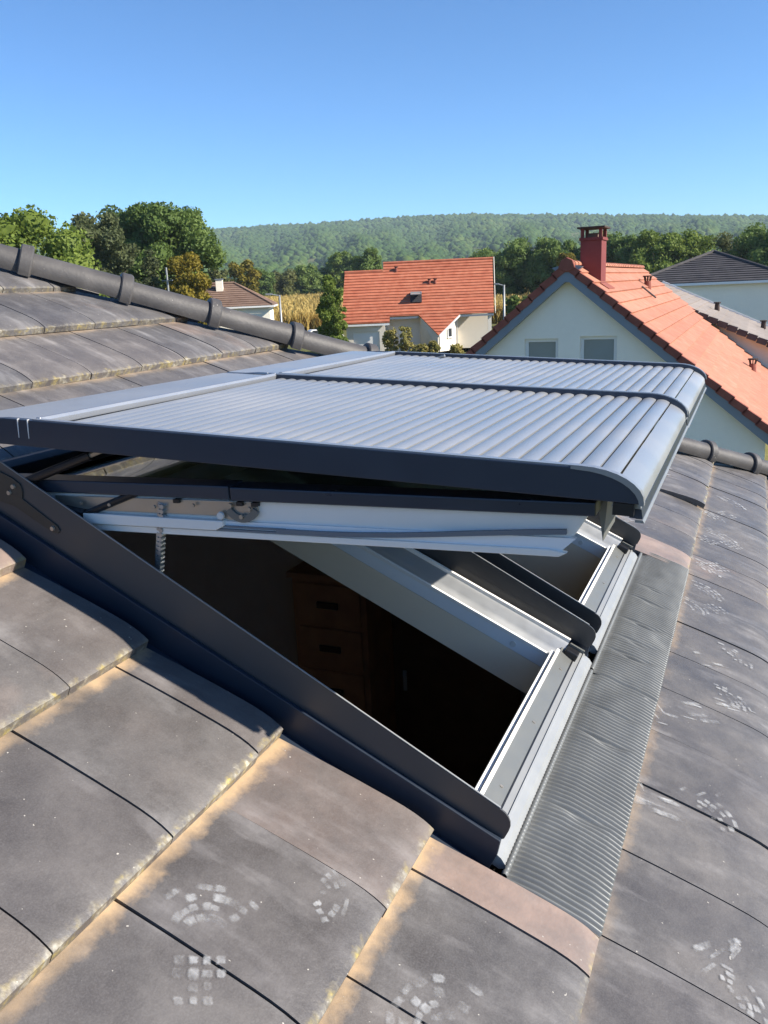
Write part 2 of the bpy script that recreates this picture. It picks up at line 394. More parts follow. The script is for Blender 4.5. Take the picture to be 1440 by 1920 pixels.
canopy('forest', 'dense wooded hillside closing the view below the blue sky', np.stack([x, y, z + rad*0.55], 1), rad, M['forest'])

# ------------------------------------------------------------------ trees
def leaf_quads(centres, size, up=0.3):
    N = len(centres); d = rng.normal(size=(N, 3)); d[:, 2] += up; d /= np.linalg.norm(d, axis=1)[:, None]
    a = np.cross(d, rng.normal(size=(N, 3))); a /= np.linalg.norm(a, axis=1)[:, None] + 1e-9; b = np.cross(d, a)
    s = size*rng.uniform(0.6, 1.35, (N, 1)); s2 = s*rng.uniform(0.5, 0.9, (N, 1))
    V = np.stack([centres - a*s, centres - b*s2, centres + a*s, centres + b*s2], 1).reshape(-1, 3)
    return V, np.arange(4*N).reshape(N, 4)
def crown_points(N, lobes, shell=0.35):
    """lobes: (cx,cy,cz, rx,ry,rz)"""
    L = np.array(lobes); vol = (L[:, 3]*L[:, 4]*L[:, 5])**0.67; pick = rng.choice(len(L), N, p=vol/vol.sum())
    d = rng.normal(size=(N, 3)); d /= np.linalg.norm(d, axis=1)[:, None]
    r = 1 - shell*rng.random(N)**1.6 + rng.normal(size=N)*0.05
    return L[pick, :3] + d*r[:, None]*L[pick, 3:]
def round_lobes(w, h, z0, k=14, seed=0):
    q = np.random.default_rng(seed); w = w*0.80; out = [(0, 0, z0 + h*0.50, w*0.34, w*0.34, h*0.38)]
    for i in range(k):
        a = q.uniform(0, 6.283); zz = q.uniform(0.12, 0.9); rad = w*0.5*math.sin(math.pi*min(1, 0.18 + 0.72*zz))*q.uniform(0.6, 0.98)
        s = q.uniform(0.10, 0.20)*w
        out.append((rad*math.cos(a), rad*math.sin(a), z0 + h*zz, s, s, s*q.uniform(0.7, 1.0)))
    return out
def tree(name, label, cat, loc, w, h, mat, n=2600, kind='round', leaf=0.35, group=None, seed=0, clear=0.12):
    n = int(n*4.2)
    root = empty(name, loc=loc); tag(root, label, cat, group); z0 = h*clear
    tb = MB(); q = random.Random(seed)
    tb.tube((0, 0, -0.3), (0, 0, h*0.55), h*0.022 + 0.05, h*0.012 + 0.02, 8, False)
    for i in range(6):
        a = q.uniform(0, 6.28); zz = h*q.uniform(0.2, 0.5); tb.tube((0, 0, zz), (math.cos(a)*w*0.32, math.sin(a)*w*0.32, zz + h*0.2), h*0.009 + 0.02, 0.02, 5, False)
    if kind == 'cone': tb.tube((0, 0, h*0.5), (0, 0, h*0.96), h*0.012, 0.02, 6, False)
    tb.build('trunk', M['bark'], root, smooth=True)
    if kind == 'round': LOB = round_lobes(w, h - z0, z0, 40, seed); P = crown_points(n, LOB)
    elif kind == 'cone':
        qr = np.random.default_rng(seed); lob = []
        for i in range(46):
            t = qr.random()**0.8; a = qr.uniform(0, 6.283); rr_ = w*0.5*(1 - t)**0.85*qr.uniform(0.55, 1.0); s = 0.10*w*(1 - 0.6*t) + 0.12
            lob.append((rr_*math.cos(a), rr_*math.sin(a), z0 + (h - z0)*t - rr_*0.15, s*1.6, s*1.6, s*0.8))
        LOB = lob; P = crown_points(n, lob, 0.8)
    V, F = leaf_quads(P, leaf*0.46)
    # dense inner twigs so that the crown is closed except at its rim
    core = np.array(LOB); core = core[core[:, 3] > 0.2*core[:, 3].max()]; cn = len(core)
    CV = IV[None]*(1 + rng.uniform(-.22, .22, (cn, len(IV), 1)))*core[:, None, 3:]*0.74 + core[:, None, :3]; i0 = len(V)
    CF = (IF[None] + (np.arange(cn)*len(IV))[:, None, None]).reshape(-1, 3) + i0; CF = np.concatenate([CF, CF[:, 2:]], 1)
    me = fastmesh('crown', np.concatenate([V, CV.reshape(-1, 3)]), F); bm = bmesh.new(); bm.from_mesh(me); bm.verts.ensure_lookup_table()
    for t in CF: bm.faces.new([bm.verts[k] for k in t[:3]])
    bm.to_mesh(me); bm.free(); link('crown', me, mat, root)
    return root
def polar(az_deg, r): a = R(az_deg); x, y = r*math.sin(a), r*math.cos(a); return (x, y, float(terrain(x, y)))

G1 = 'trees beyond the hip on the left'
tree('broadleaf_tree', 'sunlit light green leafy tree at the left picture edge above the hip tiles', 'tree', polar(-45.2, 60), 10.0, 11.6, M['lime'], 3600, 'round', 0.30, G1, 1, 0.05)
tree('broadleaf_tree', 'bright green low round tree just right of the leftmost leafy tree', 'tree', polar(-42.7, 62), 5.2, 8.6, M['lime'], 2200, 'round', 0.28, G1, 2, 0.05)
tree('broadleaf_tree', 'dull green tall tree cut off by the left picture border', 'tree', polar(-48.4, 66), 8.5, 13.0, M['olive'], 3000, 'round', 0.32, G1, 3, 0.05)
tree('pine_tree', 'tall grey green pine with jagged crown left of the big round tree', 'tree', polar(-40.9, 82), 8.0, 14.3, M['pine'], 4600, 'round', 0.30, G1, 14, 0.08)
tree('pine_tree', 'narrow grey green conifer standing in front of the tall pine', 'tree', polar(-38.0, 78), 4.6, 9.6, M['pine'], 2400, 'cone', 0.22, G1, 15, 0.02)
tree('broadleaf_tree', 'largest dark green round tree in the left group', 'tree', polar(-36.9, 92), 12.5, 14.9, M['green'], 7000, 'round', 0.36, G1, 6, 0.08)
tree('broadleaf_tree', 'dark green tree filling the gap between tall pine and largest round tree', 'tree', polar(-39.0, 95), 10, 14.8, M['darkgreen'], 4200, 'round', 0.36, G1, 7, 0.08)
tree('broadleaf_tree', 'yellow green autumn tree in front of the largest round tree', 'tree', polar(-35.7, 76), 5.2, 9.6, M['yellow'], 2600, 'round', 0.26, G1, 8, 0.06)

G2 = 'small trees at the far edge of the maize field'
k = 0
for a, r, w_, h_, m_, lab in [(-33.9, 150, 7, 9.0, 'olive', 'pale olive bushy tree right of the big left tree group'),
                         (-32.4, 165, 8, 10.5, 'yellow', 'yellowish round tree behind the brown roofed house'),
                         (-31.2, 230, 9, 9.5, 'green', 'small green tree above the brown roof chimney'),
                         (-29.8, 240, 11, 9.0, 'olive', 'low olive tree left of the street lamp top'),
                         (-28.3, 245, 11, 10.5, 'green', 'mid green tree above the left part of the maize field'),
                         (-27.0, 250, 9, 9.5, 'darkgreen', 'dark green low tree above the middle of the maize field'),
                         (-26.0, 250, 11, 13.5, 'lime', 'light green tree above the right part of the maize field'),
                         (-25.0, 235, 10, 12.0, 'darkgreen', 'dark green tree just left of the orange roofed house'),
                         (-24.2, 200, 9, 13.0, 'green', 'green tree peeping over the lower ridge of the orange roof')]:
    k += 1; tree('field_edge_tree', lab, 'tree', polar(a, r), w_, h_, M[m_], 1300, 'round', 0.55, G2, 20 + k, 0.04)
tree('garden_tree', 'leafy green tree beside the left gable of the orange roofed house', 'tree', polar(-26.75, 70), 2.9, 7.3, M['lime'], 2200, 'round', 0.22, None, 40, 0.02)

G3 = 'row of trees behind the salmon roofed house'
k = 0
for a, r, w_, h_, m_, lab in [(-17.2, 165, 13, 11.0, 'green', 'green tree touching the right edge of the orange roof'),
                         (-15.6, 160, 13, 13.0, 'green', 'broad green tree second right of the orange roof'),
                         (-13.7, 158, 13, 13.6, 'green', 'broad round tree midway between orange roof and chimney'),
                         (-12.0, 155, 11, 13.5, 'green', 'green tree directly left of the red chimney'),
                         (-11.4, 140, 5, 10.5, 'yellow', 'small yellowish tree close to the red chimney base'),
                         (-9.6, 155, 12, 13.6, 'darkgreen', 'dark green tree directly right of the red chimney'),
                         (-7.7, 150, 12, 13.0, 'green', 'mid green tree above the salmon ridge end'),
                         (-6.0, 145, 10, 13.6, 'lime', 'tall light green tree left of the slate roof apex'),
                         (-4.7, 148, 9, 13.8, 'lime', 'light green tree nearest left of the slate roof apex'),
                         (-3.2, 150, 11, 12.0, 'lime', 'yellowish green tree behind the slate roof apex'),
                         (-1.4, 145, 11, 12.2, 'olive', 'dull olive tree right of the slate roof apex'),
                         (0.4, 140, 13, 13.8, 'green', 'dark tree at the right picture border'),
                         (2.6, 145, 13, 12.5, 'green', 'tree beyond the right picture border')]:
    k += 1; tree('hedgerow_tree', lab, 'tree', polar(a, r), w_, h_*.85, M[m_], 2600, 'round', 0.42, G3, 60 + k, 0.03)
for i, (a, r, w_, h_, lab) in enumerate([(-14.9, 105, 2.6, 3.9, 'small round bush right of the far street lamp, left of two'), (-13.7, 104, 2.8, 3.8, 'small round bush right of the far street lamp, right of two')]):
    tree('field_bush', lab, 'bush', polar(a, r), w_, h_, M['green'], 700, 'round', 0.25, 'bushes at the field edge', 90 + i, 0.0)

# maize field (uncountable)
def maize():
    N = 17000; rr_ = np.sqrt(rng.uniform(112**2, 232**2, N)); az_ = rng.uniform(-34, -8, N)
    near = rng.random(N) < 0.35; rr_ = np.where(near, rng.uniform(111, 122, N), rr_)
    x = rr_*np.sin(np.radians(az_)); y = rr_*np.cos(np.radians(az_)); z = terrain(x, y); h = rng.uniform(2.0, 2.7, N)
    Vs = []; 
    for j in range(5):
        a = rng.uniform(0, 6.283, N); t = rng.uniform(0.0, 0.75, N) if j else np.zeros(N)
        L = h*(0.45 if j else 1.0); wd = 0.11 if j else 0.05; lean = rng.uniform(0.25, 0.6, N) if j else rng.uniform(0, .06, N)
        b = np.stack([x, y, z + h*t*0.9], 1); tip = b + np.stack([np.cos(a)*L*lean, np.sin(a)*L*lean, L*np.sqrt(1 - lean**2)], 1)
        side = np.stack([-np.sin(a), np.cos(a), np.zeros(N)], 1)*wd
        Vs.append(np.stack([b - side, b + side, tip + side*0.5, tip - side*0.5], 1))
    V = np.concatenate(Vs, 0).reshape(-1, 3); F = np.arange(len(V)).reshape(-1, 4)
    o = link('maize_field', fastmesh('maize_field', V, F), M['maize']); tag(o, 'ripe yellow maize field between the houses and the far trees', 'maize', None, 'stuff')
maize()

# ================================================================== NEIGHBOUR HOUSES
def clip_poly(P, a, b, c):
    """keep a*x+b*y<=c"""
    out = []
    for i in range(len(P)):
        p, q = P[i], P[(i+1) % len(P)]; dp, dq = a*p[0] + b*p[1] - c, a*q[0] + b*q[1] - c
        if dp <= 0: out.append(p)
        if dp*dq < 0: t = dp/(dp - dq); out.append((p[0] + (q[0]-p[0])*t, p[1] + (q[1]-p[1])*t))
    return out
def roof_courses(parent, origin, ea, eb, poly, gauge, mat, lift=0.045, thick=0.03, name='tile_course', lip=None):
    """stepped tile courses over a polygon in the plane (origin, ea along the eave, eb up the slope)"""
    origin, ea, eb = Vector(origin), Vector(ea).normalized(), Vector(eb).normalized(); nn = ea.cross(eb).normalized()
    if nn.z < 0: nn = -nn
    b0 = min(p[1] for p in poly); b1 = max(p[1] for p in poly); nb = max(1, int(math.ceil((b1 - b0)/gauge - 1e-6)))
    for i in range(nb):
        lo, hi = b0 + i*gauge, min(b1, b0 + (i+1)*gauge); Q = clip_poly(poly, 0, -1, -lo); Q = clip_poly(Q, 0, 1, hi) if Q else Q
        if len(Q) < 3: continue
        mb = MB(); top = []; bot = []
        for a, b in Q:
            fr = (b - lo)/gauge; h = lift*(1 - fr) + 0.004
            base = origin + ea*a + eb*b; top.append(base + nn*h); bot.append(base + nn*(-thick))
        m = len(Q); mb.v = [tuple(p) for p in bot] + [tuple(p) for p in top]
        mb.f = [tuple(range(m))[::-1], tuple(range(m, 2*m))] + [(k, (k+1) % m, m + (k+1) % m, m + k) for k in range(m)]
        mb.build(name, mat, parent)
def house_window(parent, c, ex, w, h, depth=0.12, pane=None, blind=None, name='window', mull=True):
    """window set in a wall: c = lower left corner on the wall face, ex along the wall, normal = outward"""
    c, ex = Vector(c), Vector(ex).normalized(); up = Vector((0, 0, 1)); out = ex.cross(up)
    def bx(mb, a0, a1, z0, z1, d0, d1):
        mb.prism_pts([c + ex*a0 + up*z0 + out*d0, c + ex*a1 + up*z0 + out*d0, c + ex*a1 + up*z1 + out*d0, c + ex*a0 + up*z1 + out*d0], out*(d1 - d0))
    t = 0.085; f = MB(); bx(f, 0, t, 0, h, -depth, -depth + .05); bx(f, w - t, w, 0, h, -depth, -depth + .05)
    bx(f, t, w - t, 0, t, -depth, -depth + .05); bx(f, t, w - t, h - t, h, -depth, -depth + .05)
    fo = f.build(name, M['pvc'], parent)
    p = MB(); bx(p, t, w - t, t, h - t, -depth + .012, -depth + .022); p.build('pane', pane or M['pane'], fo)
    if blind is not None:
        b = MB(); bx(b, t + .002, w - t - .002, h - t - blind, h - t, -depth + .023, -depth + .03); b.build('blind', M['blind'], fo)
    s = MB(); bx(s, -0.04, w + 0.04, -0.04, 0.0, -depth, 0.05); s.build('sill', M['stuccoB'], fo)
    return fo
def wall_with_holes(parent, c, ex, outline, holes, thick, mat, name='wall'):
    """outline: (a,z) polygon, holes: rects (a0,a1,z0,z1); wall slab behind the face plane"""
    c, ex = Vector(c), Vector(ex).normalized(); up = Vector((0, 0, 1)); out = ex.cross(up)
    za = sorted({z for h in holes for z in h[2:]}); mb = MB()
    zs = [min(p[1] for p in outline)] + za + [max(p[1] for p in outline)]
    for z0, z1 in zip(zs[:-1], zs[1:]):
        if z1 - z0 < 1e-6: continue
        band = clip_poly(clip_poly(outline, 0, -1, -z0), 0, 1, z1)
        cuts = sorted([(h[0], h[1]) for h in holes if h[2] < z1 - 1e-6 and h[3] > z0 + 1e-6]); lo = -1e3
        for a0, a1 in cuts + [(1e3, 1e3)]:
            Q = clip_poly(clip_poly(band, -1, 0, -lo), 1, 0, a0); lo = a1
            if len(Q) >= 3: mb.prism_pts([c + ex*a + up*z for a, z in Q], -out*thick)
    return mb.build(name, mat, parent)

# ---- house with salmon roof and gable (right)
def salmon_house():
    GX, GY0, GY1, RZ = -4.39, 22.0, 36.3, 6.02; sl = 0.83; XL, XR = -9.2, 0.38
    root = empty('gabled_house', loc=(GX, GY0, 0)); tag(root, 'white gabled house with salmon tiled roof and red chimney beyond the shutters', 'house')
    o = (GX, GY0, 0)
    def L(x, y, z): return Vector((x - GX, y - GY0, z))
    prof = [(XL, 0), (XR, 0), (XR, RZ - sl*(XR - GX) - 0.12), (GX, RZ - 0.12), (XL, RZ - sl*(GX - XL) - 0.12)]
    wins = [(-5.52, -4.64, 3.05, 4.20), (-4.09, -3.17, 3.05, 4.24)]
    wall_with_holes(root, L(0, GY0, 0), (1, 0, 0), prof, wins, 0.3, M['stuccoB'])
    bk = MB(); bk.prism_pts([L(a, GY1 - 0.02, z) for a, z in prof], (0, -0.28, 0)); bk.build('wall', M['stuccoB'], root)
    for X, s in ((XL, 1), (XR, -1)):
        h = RZ - sl*abs(X - GX) - 0.12
        b = MB(); b.box(min(X, X + s*.28) - GX, max(X, X + s*.28) - GX, 0.301, GY1 - GY0 - 0.301, 0, h); b.build('wall', M['stuccoB'], root)
    for (a0, a1, z0, z1), bl in zip(wins, (0.06, 0.06)):
        house_window(root, L(a0, GY0, z0), (1, 0, 0), a1 - a0, z1 - z0, 0.14, M['pane'], None)
    # roof planes
    ang = math.atan(sl); cs, sn = math.cos(ang), math.sin(ang); Y0, Y1 = GY0 - 0.28, GY1 + 0.2
    for s in (1, -1):
        XE = (XR + 0.45) if s == 1 else (XL - 0.45); ln = abs(XE - GX)/cs
        eave = L(XE, Y0, RZ - sl*abs(XE - GX)); eb = Vector((-s*cs, 0, sn))
        roof_courses(root, eave, (0, 1, 0), eb, [(0.16, 0), (Y1 - Y0, 0), (Y1 - Y0, ln), (0.16, ln)], 0.40, M['clayB'], 0.05, 0.05)
        nt = int(ln/0.40) + 1
        for i in range(nt):        # verge tiles, one per course, stepped
            b0, b1 = i*0.40, min((i+1)*0.40 + 0.03, ln)
            p = []
            for b, h in ((b0, 0.075), (b1, 0.035), (b1, -0.13), (b0, -0.10)):
                nv = Vector((s*sn, 0, cs)); p.append(eave + eb*b + nv*h)
            m = MB(); m.prism_pts(p, (0, 0.165, 0)); m.build('verge_tile', M['clayBdark'], root)
        bd = MB(); nv = Vector((s*sn, 0, cs))
        bd.prism_pts([eave + Vector((0, 0.03, 0)) + eb*b + nv*h for b, h in ((0, -0.11), (ln + 0.09, -0.11), (ln + 0.24, -0.30), (0, -0.30))], (0, 0.22 + s*.002, 0)); bd.build('barge_board', M['zinc'], root)
    for i in range(int((Y1 - Y0)/0.42)):   # ridge tiles
        y0 = Y0 - .02 + i*0.42 - GY0; m = MB(); P = []
        for yy, r in ((y0, 0.135), (y0 + 0.44, 0.12)):
            P.append([(r*math.cos(t)*1.15, yy, RZ + 0.0 + r*0.75*math.sin(t)) for t in np.linspace(-0.25, math.pi + 0.25, 11)])
        m.grid(P); m.poly(P[0]); m.build('ridge_tile', M['clayB'], root, smooth=i > 0)
    ax = MB(); ax.prism_pts([Vector((0, Y0 - GY0 - .03, RZ + .16)), Vector((-.14, Y0 - GY0 - .03, RZ + .09)), Vector((-.21, Y0 - GY0 - .03, RZ - .09)), Vector((0, Y0 - GY0 - .03, RZ - .20)), Vector((.21, Y0 - GY0 - .03, RZ - .09)), Vector((.14, Y0 - GY0 - .03, RZ + .09))], (0, .20, 0)); ax.build('apex_tile', M['clayBdark'], root, .02)
    ab = MB(); ab.prism_pts([Vector((0, Y0 - GY0 + .026, RZ - .10)), Vector((-.30, Y0 - GY0 + .026, RZ - .38)), Vector((0, Y0 - GY0 + .026, RZ - .44)), Vector((.30, Y0 - GY0 + .026, RZ - .38))], (0, .15, 0)); ab.build('barge_joint', M['zinc'], root)
    # chimney
    c = MB(); c.box(-4.30 - GX, -3.76 - GX, 23.0 - GY0, 23.75 - GY0, 4.9, 6.60); ch = c.build('chimney', M['chimney'], root, 0.01)
    b = MB(); b.box(-4.33 - GX, -3.73 - GX, 22.97 - GY0, 23.78 - GY0, 6.601, 6.67); b.build('chimney_collar', M['chimney'], ch)
    for xx in (-4.30, -3.84):
        for yy in (23.0, 23.67):
            p = MB(); p.box(xx - GX, xx + .08 - GX, yy - GY0, yy + .08 - GY0, 6.671, 6.89); p.build('chimney_post', M['chimney'], ch)
    p = MB(); p.box(-4.16 - GX, -3.9 - GX, 23.22 - GY0, 23.55 - GY0, 6.671, 6.78); p.build('flue', M['clayD'], ch)
    b = MB(); b.box(-4.38 - GX, -3.68 - GX, 22.92 - GY0, 23.83 - GY0, 6.891, 6.935); b.build('chimney_cap', M['soot'], ch, 0.008)
    b = MB(); b.prism_pts([L(-3.77, 22.9, 5.47), L(-3.55, 22.9, 5.32), L(-3.55, 23.9, 5.32), L(-3.77, 23.9, 5.47)], (0.02, 0, 0.06)); b.build('chimney_flashing', M['clayBdark'], ch)
    # roof vents: stub and slotted hood
    for (x, y) in ((-3.5, 31.0), (-0.03, 31.6)):
        z = RZ - sl*(x - GX); v = MB(); v.tube(L(x, y, z - .1), L(x, y, z + .22), 0.13, 0.11, 14); vo = v.build('roof_vent', M['clayBdark'], root, smooth=False)
        for k in range(8):
            t = k*math.pi/4; q = MB(); q.tube(L(x + .09*math.cos(t), y + .09*math.sin(t), z + .22), L(x + .12*math.cos(t), y + .12*math.sin(t), z + .36), .018, .018, 5); q.build('vent_bar', M['soot'], vo)
        q = MB(); q.tube(L(x, y, z + .36), L(x, y, z + .40), .17, .17, 14); q.build('vent_cap', M['soot'], vo)
    for (x0, x1, y) in ((-3.45, -3.0, 29.0),):   # snow hook strip
        z0, z1 = RZ - sl*(x0 - GX), RZ - sl*(x1 - GX); q = MB(); q.tube(L(x0, y, z0 + .11), L(x1, y, z1 + .11), .03, .03, 6); q.build('roof_bracket', M['darkmetal'], root)
    gt = MB(); XE = XR + 0.5; zz = RZ - sl*(XE - GX); gt.tube(L(XE, Y0 + .2, zz - .08), L(XE, Y1, zz - .08), .07, .07, 10); gt.build('gutter', M['zinc'], root)
salmon_house()

# ---- house with orange roof (middle)
def orange_house():
    az_ = R(-20.5); D0 = 72.0; dv = Vector((math.sin(az_), math.cos(az_), 0)); ev = Vector((math.cos(az_), -math.sin(az_), 0))
    base = dv*D0; mat4 = Matrix(((ev.x, dv.x, 0, base.x), (ev.y, dv.y, 0, base.y), (0, 0, 1, 0.45), (0, 0, 0, 1)))
    root = empty('tiled_house', mat4); tag(root, 'cream house with steep orange tiled roof, skylight and pointed bay', 'house')
    zb = 0.45; ze = 2.97 - zb   # local: x along facade, y depth, z up
    s2 = 1/math.sqrt(2); eb = (0, s2, s2)
    def b_(y): return y/s2      # slope length from local depth
    outline = [(-7.12, 0), (-3.1, 0), (-3.08, b_(.45)), (-0.64, b_(.45)), (0.93, b_(-1.15)), (2.78, b_(.42)), (5.62, b_(.42)), (5.9, b_(4.85)), (-3.62, b_(4.85)), (-3.62, b_(4.2)), (-6.98, b_(4.2))]
    def cv(P): return clip_poly(P, 0, 1, 1e6)
    left = [(-7.12, 0), (-3.08, 0), (-3.08, b_(4.2)), (-6.98, b_(4.2))]
    mid = [(-3.08, b_(.45)), (-0.64, b_(.45)), (-0.64, b_(4.85)), (-3.08, b_(4.85))]
    stp = [(-3.62, b_(4.2)), (-3.08, b_(4.2)), (-3.08, b_(4.85)), (-3.62, b_(4.85))]
    vee = [(-0.64, b_(.45)), (0.93, b_(-1.15)), (2.78, b_(.42)), (2.78, b_(4.85)), (-0.64, b_(4.85))]
    rgt = [(2.78, b_(.42)), (5.62, b_(.42)), (5.88, b_(4.85)), (2.78, b_(4.85))]
    g = 0.337
    # courses run across the whole width: join the pieces of one course level
    bmin = b_(-1.15); nb = int(math.ceil((b_(4.85) - bmin)/g)); nn = Vector((0, -s2, s2)); org = Vector((0, 0, ze))
    for i in range(nb):
        lo, hi = bmin + i*g, bmin + (i+1)*g; mb = MB()
        for P in (left, mid, stp, vee, rgt):
            Q = clip_poly(clip_poly(P, 0, -1, -lo), 0, 1, hi)
            if len(Q) < 3: continue
            k0 = len(mb.v); m = len(Q)
            for a, b in Q: mb.v.append(tuple(org + Vector((a, 0, 0)) + Vector(eb)*b - nn*0.05))
            for a, b in Q: mb.v.append(tuple(org + Vector((a, 0, 0)) + Vector(eb)*b + nn*(0.06*(1 - (b - lo)/g) + 0.004)))
            mb.f += [tuple(range(k0, k0+m))[::-1], tuple(range(k0+m, k0+2*m))] + [(k0+k, k0+(k+1) % m, k0+m+(k+1) % m, k0+m+k) for k in range(m)]
        if mb.v: mb.build('tile_course', M['clayA'], root)
    # back slope
    roof_courses(root, (0, 9.7, ze), (1, 0, 0), (0, -s2, s2), [(-3.62, 0), (5.9, 0), (5.9, b_(4.85)), (-3.62, b_(4.85))], 0.8, M['clayA'])
    roof_courses(root, (0, 8.4, ze), (1, 0, 0), (0, -s2, s2), [(-7.0, 0), (-3.65, 0), (-3.65, b_(4.2)), (-7.0, b_(4.2))], 0.8, M['clayA'])
    for x0, x1, y, z in ((-3.64, 5.92, 4.85, ze + 4.85), (-7.0, -3.66, 4.2, ze + 4.2)):
        m = MB(); m.tube((x0, y, z + .02), (x1, y, z + .02), .12, .12, 10); m.build('ridge_tiles', M['clayA'], root)
    wl_ = M['stuccoA']
    def slab(name, P, off, mat=wl_, par=root): m = MB(); m.prism_pts(P, off); return m.build(name, mat, par)
    # garage block front with door recess
    wall_with_holes(root, (0, 0.35, 0), (1, 0, 0), [(-6.75, 0), (-3.5, 0), (-3.5, ze + .3), (-6.75, ze + .3)], [(-6.2, -3.98, -0.01, 1.8)], 0.25, wl_)
    slab('garage_door', [(-6.2, .5, 0), (-3.98, .5, 0), (-3.98, .5, 1.8), (-6.2, .5, 1.8)], (0, .05, 0), M['pvc'])
    slab('wall', [(-6.75, .601, 0), (-6.75, 8.0, 0), (-6.75, 8.0, ze + .4), (-6.75, 4.2, ze + 4.0), (-6.75, .601, ze + .45)], (.25, 0, 0))
    slab('wall', [(-3.5, .36, 0), (-3.5, 1.6, 0), (-3.5, 1.6, ze + 1.3), (-3.5, .36, ze + .3)], (-.25, 0, 0))
    # recessed entrance wall, bay and porch walls
    slab('wall', [(-3.499, 1.6, 0), (-0.2, 1.6, 0), (-0.2, 1.6, ze + 1.4), (-3.499, 1.6, ze + 1.4)], (0, .25, 0))
    slab('entrance_door', [(-2.4, 1.55, 0), (-1.55, 1.55, 0), (-1.55, 1.55, 2.05), (-2.4, 1.55, 2.05)], (0, .04, 0), M['pvc'])
    slab('bay_wall', [(0.9, -0.95, 0), (-0.55, 1.6, 0), (-0.55, 1.6, ze + 1.35), (-0.50, 0.55, ze + .32), (0.9, -0.95, ze - 1.08)], (.12, .1, 0))
    slab('bay_wall', [(1.05, -0.93, 0), (2.62, 0.9, 0), (2.62, .9, ze + .6), (1.05, -0.93, ze - 1.06)], (-.12, .12, 0))
    e2 = Vector((1.57, 1.83, 0)).normalized()
    house_window(root, Vector((1.05, -0.93, 0)) + e2*0.95 + Vector((0.045, -0.04, 1.05)), e2, 0.62, 0.85, 0.02, M['panedark'])
    slab('porch_wall', [(2.5, 2.2, 0), (5.5, 2.2, 0), (5.5, 2.2, ze + 1.9), (2.5, 2.2, ze + 1.9)], (0, .25, 0))
    slab('porch_wall', [(2.5, .7, 0), (2.5, 2.2, 0), (2.5, 2.2, ze + 1.9), (2.5, .7, ze + .5)], (.12, 0, 0))
    m = MB(); m.box(5.12, 5.42, .55, .85, 0, ze + .42); m.build('porch_post', wl_, root)
    slab('wall', [(5.5, 2.2, 0), (5.5, 9.2, 0), (5.5, 9.2, ze + .4), (5.5, 4.85, ze + 4.6), (5.5, 2.2, ze + 1.95)], (-.25, 0, 0))
    slab('wall', [(-6.4, 8.0, 0), (5.2, 9.2, 0), (5.2, 9.2, ze + .3), (-6.4, 8.0, ze + .3)], (0, .2, 0))
    # light gable trims and fascia
    slab('gable_trim', [(5.72, .42, ze + .36), (5.98, 4.86, ze + 4.8), (5.98, 4.86, ze + 5.0), (5.72, .42, ze + .55)], (.05, 0, 0), M['stuccoA'])
    for x0, x1, y in ((-7.1, -3.1, -.02), (-3.05, -.66, .43), (2.8, 5.6, .40)):
        m = MB(); m.box(x0, x1, y - .02, y + .10, ze + y - .22, ze + y - .07); m.build('fascia', M['zinc'] if y > 0 else M['pvc'], root)
    slab('bay_trim', [(0.98, -1.12, ze - 1.3), (2.75, .40, ze + .22), (2.75, .40, ze + .36), (0.98, -1.12, ze - 1.16)], (.06, -.05, 0), M['pvc'])
    # skylight, tilted open
    def onroof(x, y, h): return Vector((x, y, ze + y)) + nn*h
    sk = MB(); sk.prism_pts([onroof(-1.3, 1.42, .05), onroof(-.34, 1.42, .05), onroof(-.34, 2.24, .05), onroof(-1.3, 2.24, .05)], nn*.09); sko = sk.build('skylight', M['darkmetal'], root)
    hp = onroof(-.82, 2.2, .16); d_ = (Vector(eb)*-0.85 + nn*0.55).normalized(); n2 = Vector((1, 0, 0)).cross(-d_).normalized()
    for a0, a1, t0, t1, mt, hh in ((-.47, .47, 0, .1, 'pvc', .06), (-.47, .47, .92, 1.02, 'pvc', .06), (-.47, -.38, .1, .92, 'pvc', .06), (.38, .47, .1, .92, 'pvc', .06), (-.38, .38, .1, .92, 'pane', .03)):
        q = MB(); q.prism_pts([hp + Vector((a0, 0, 0)) + d_*t0, hp + Vector((a1, 0, 0)) + d_*t0, hp + Vector((a1, 0, 0)) + d_*t1, hp + Vector((a0, 0, 0)) + d_*t1], n2*hh); q.build('sash' if mt == 'pvc' else 'pane', M['galv'] if mt == 'pvc' else M['pane'], sko)
    for x, y in ((-2.5, 4.1), (.34, 2.95), (.84, 2.95)):
        q = MB(); q.tube(onroof(x, y, 0), onroof(x, y, .0) + Vector((0, 0, .36)), .13, .11, 10); vo = q.build('roof_vent', M['clayBdark'], root)
        q = MB(); q.tube(onroof(x, y, 0) + Vector((0, 0, .361)), onroof(x, y, 0) + Vector((0, 0, .43)), .17, .17, 10); q.build('vent_cap', M['soot'], vo)
orange_house()

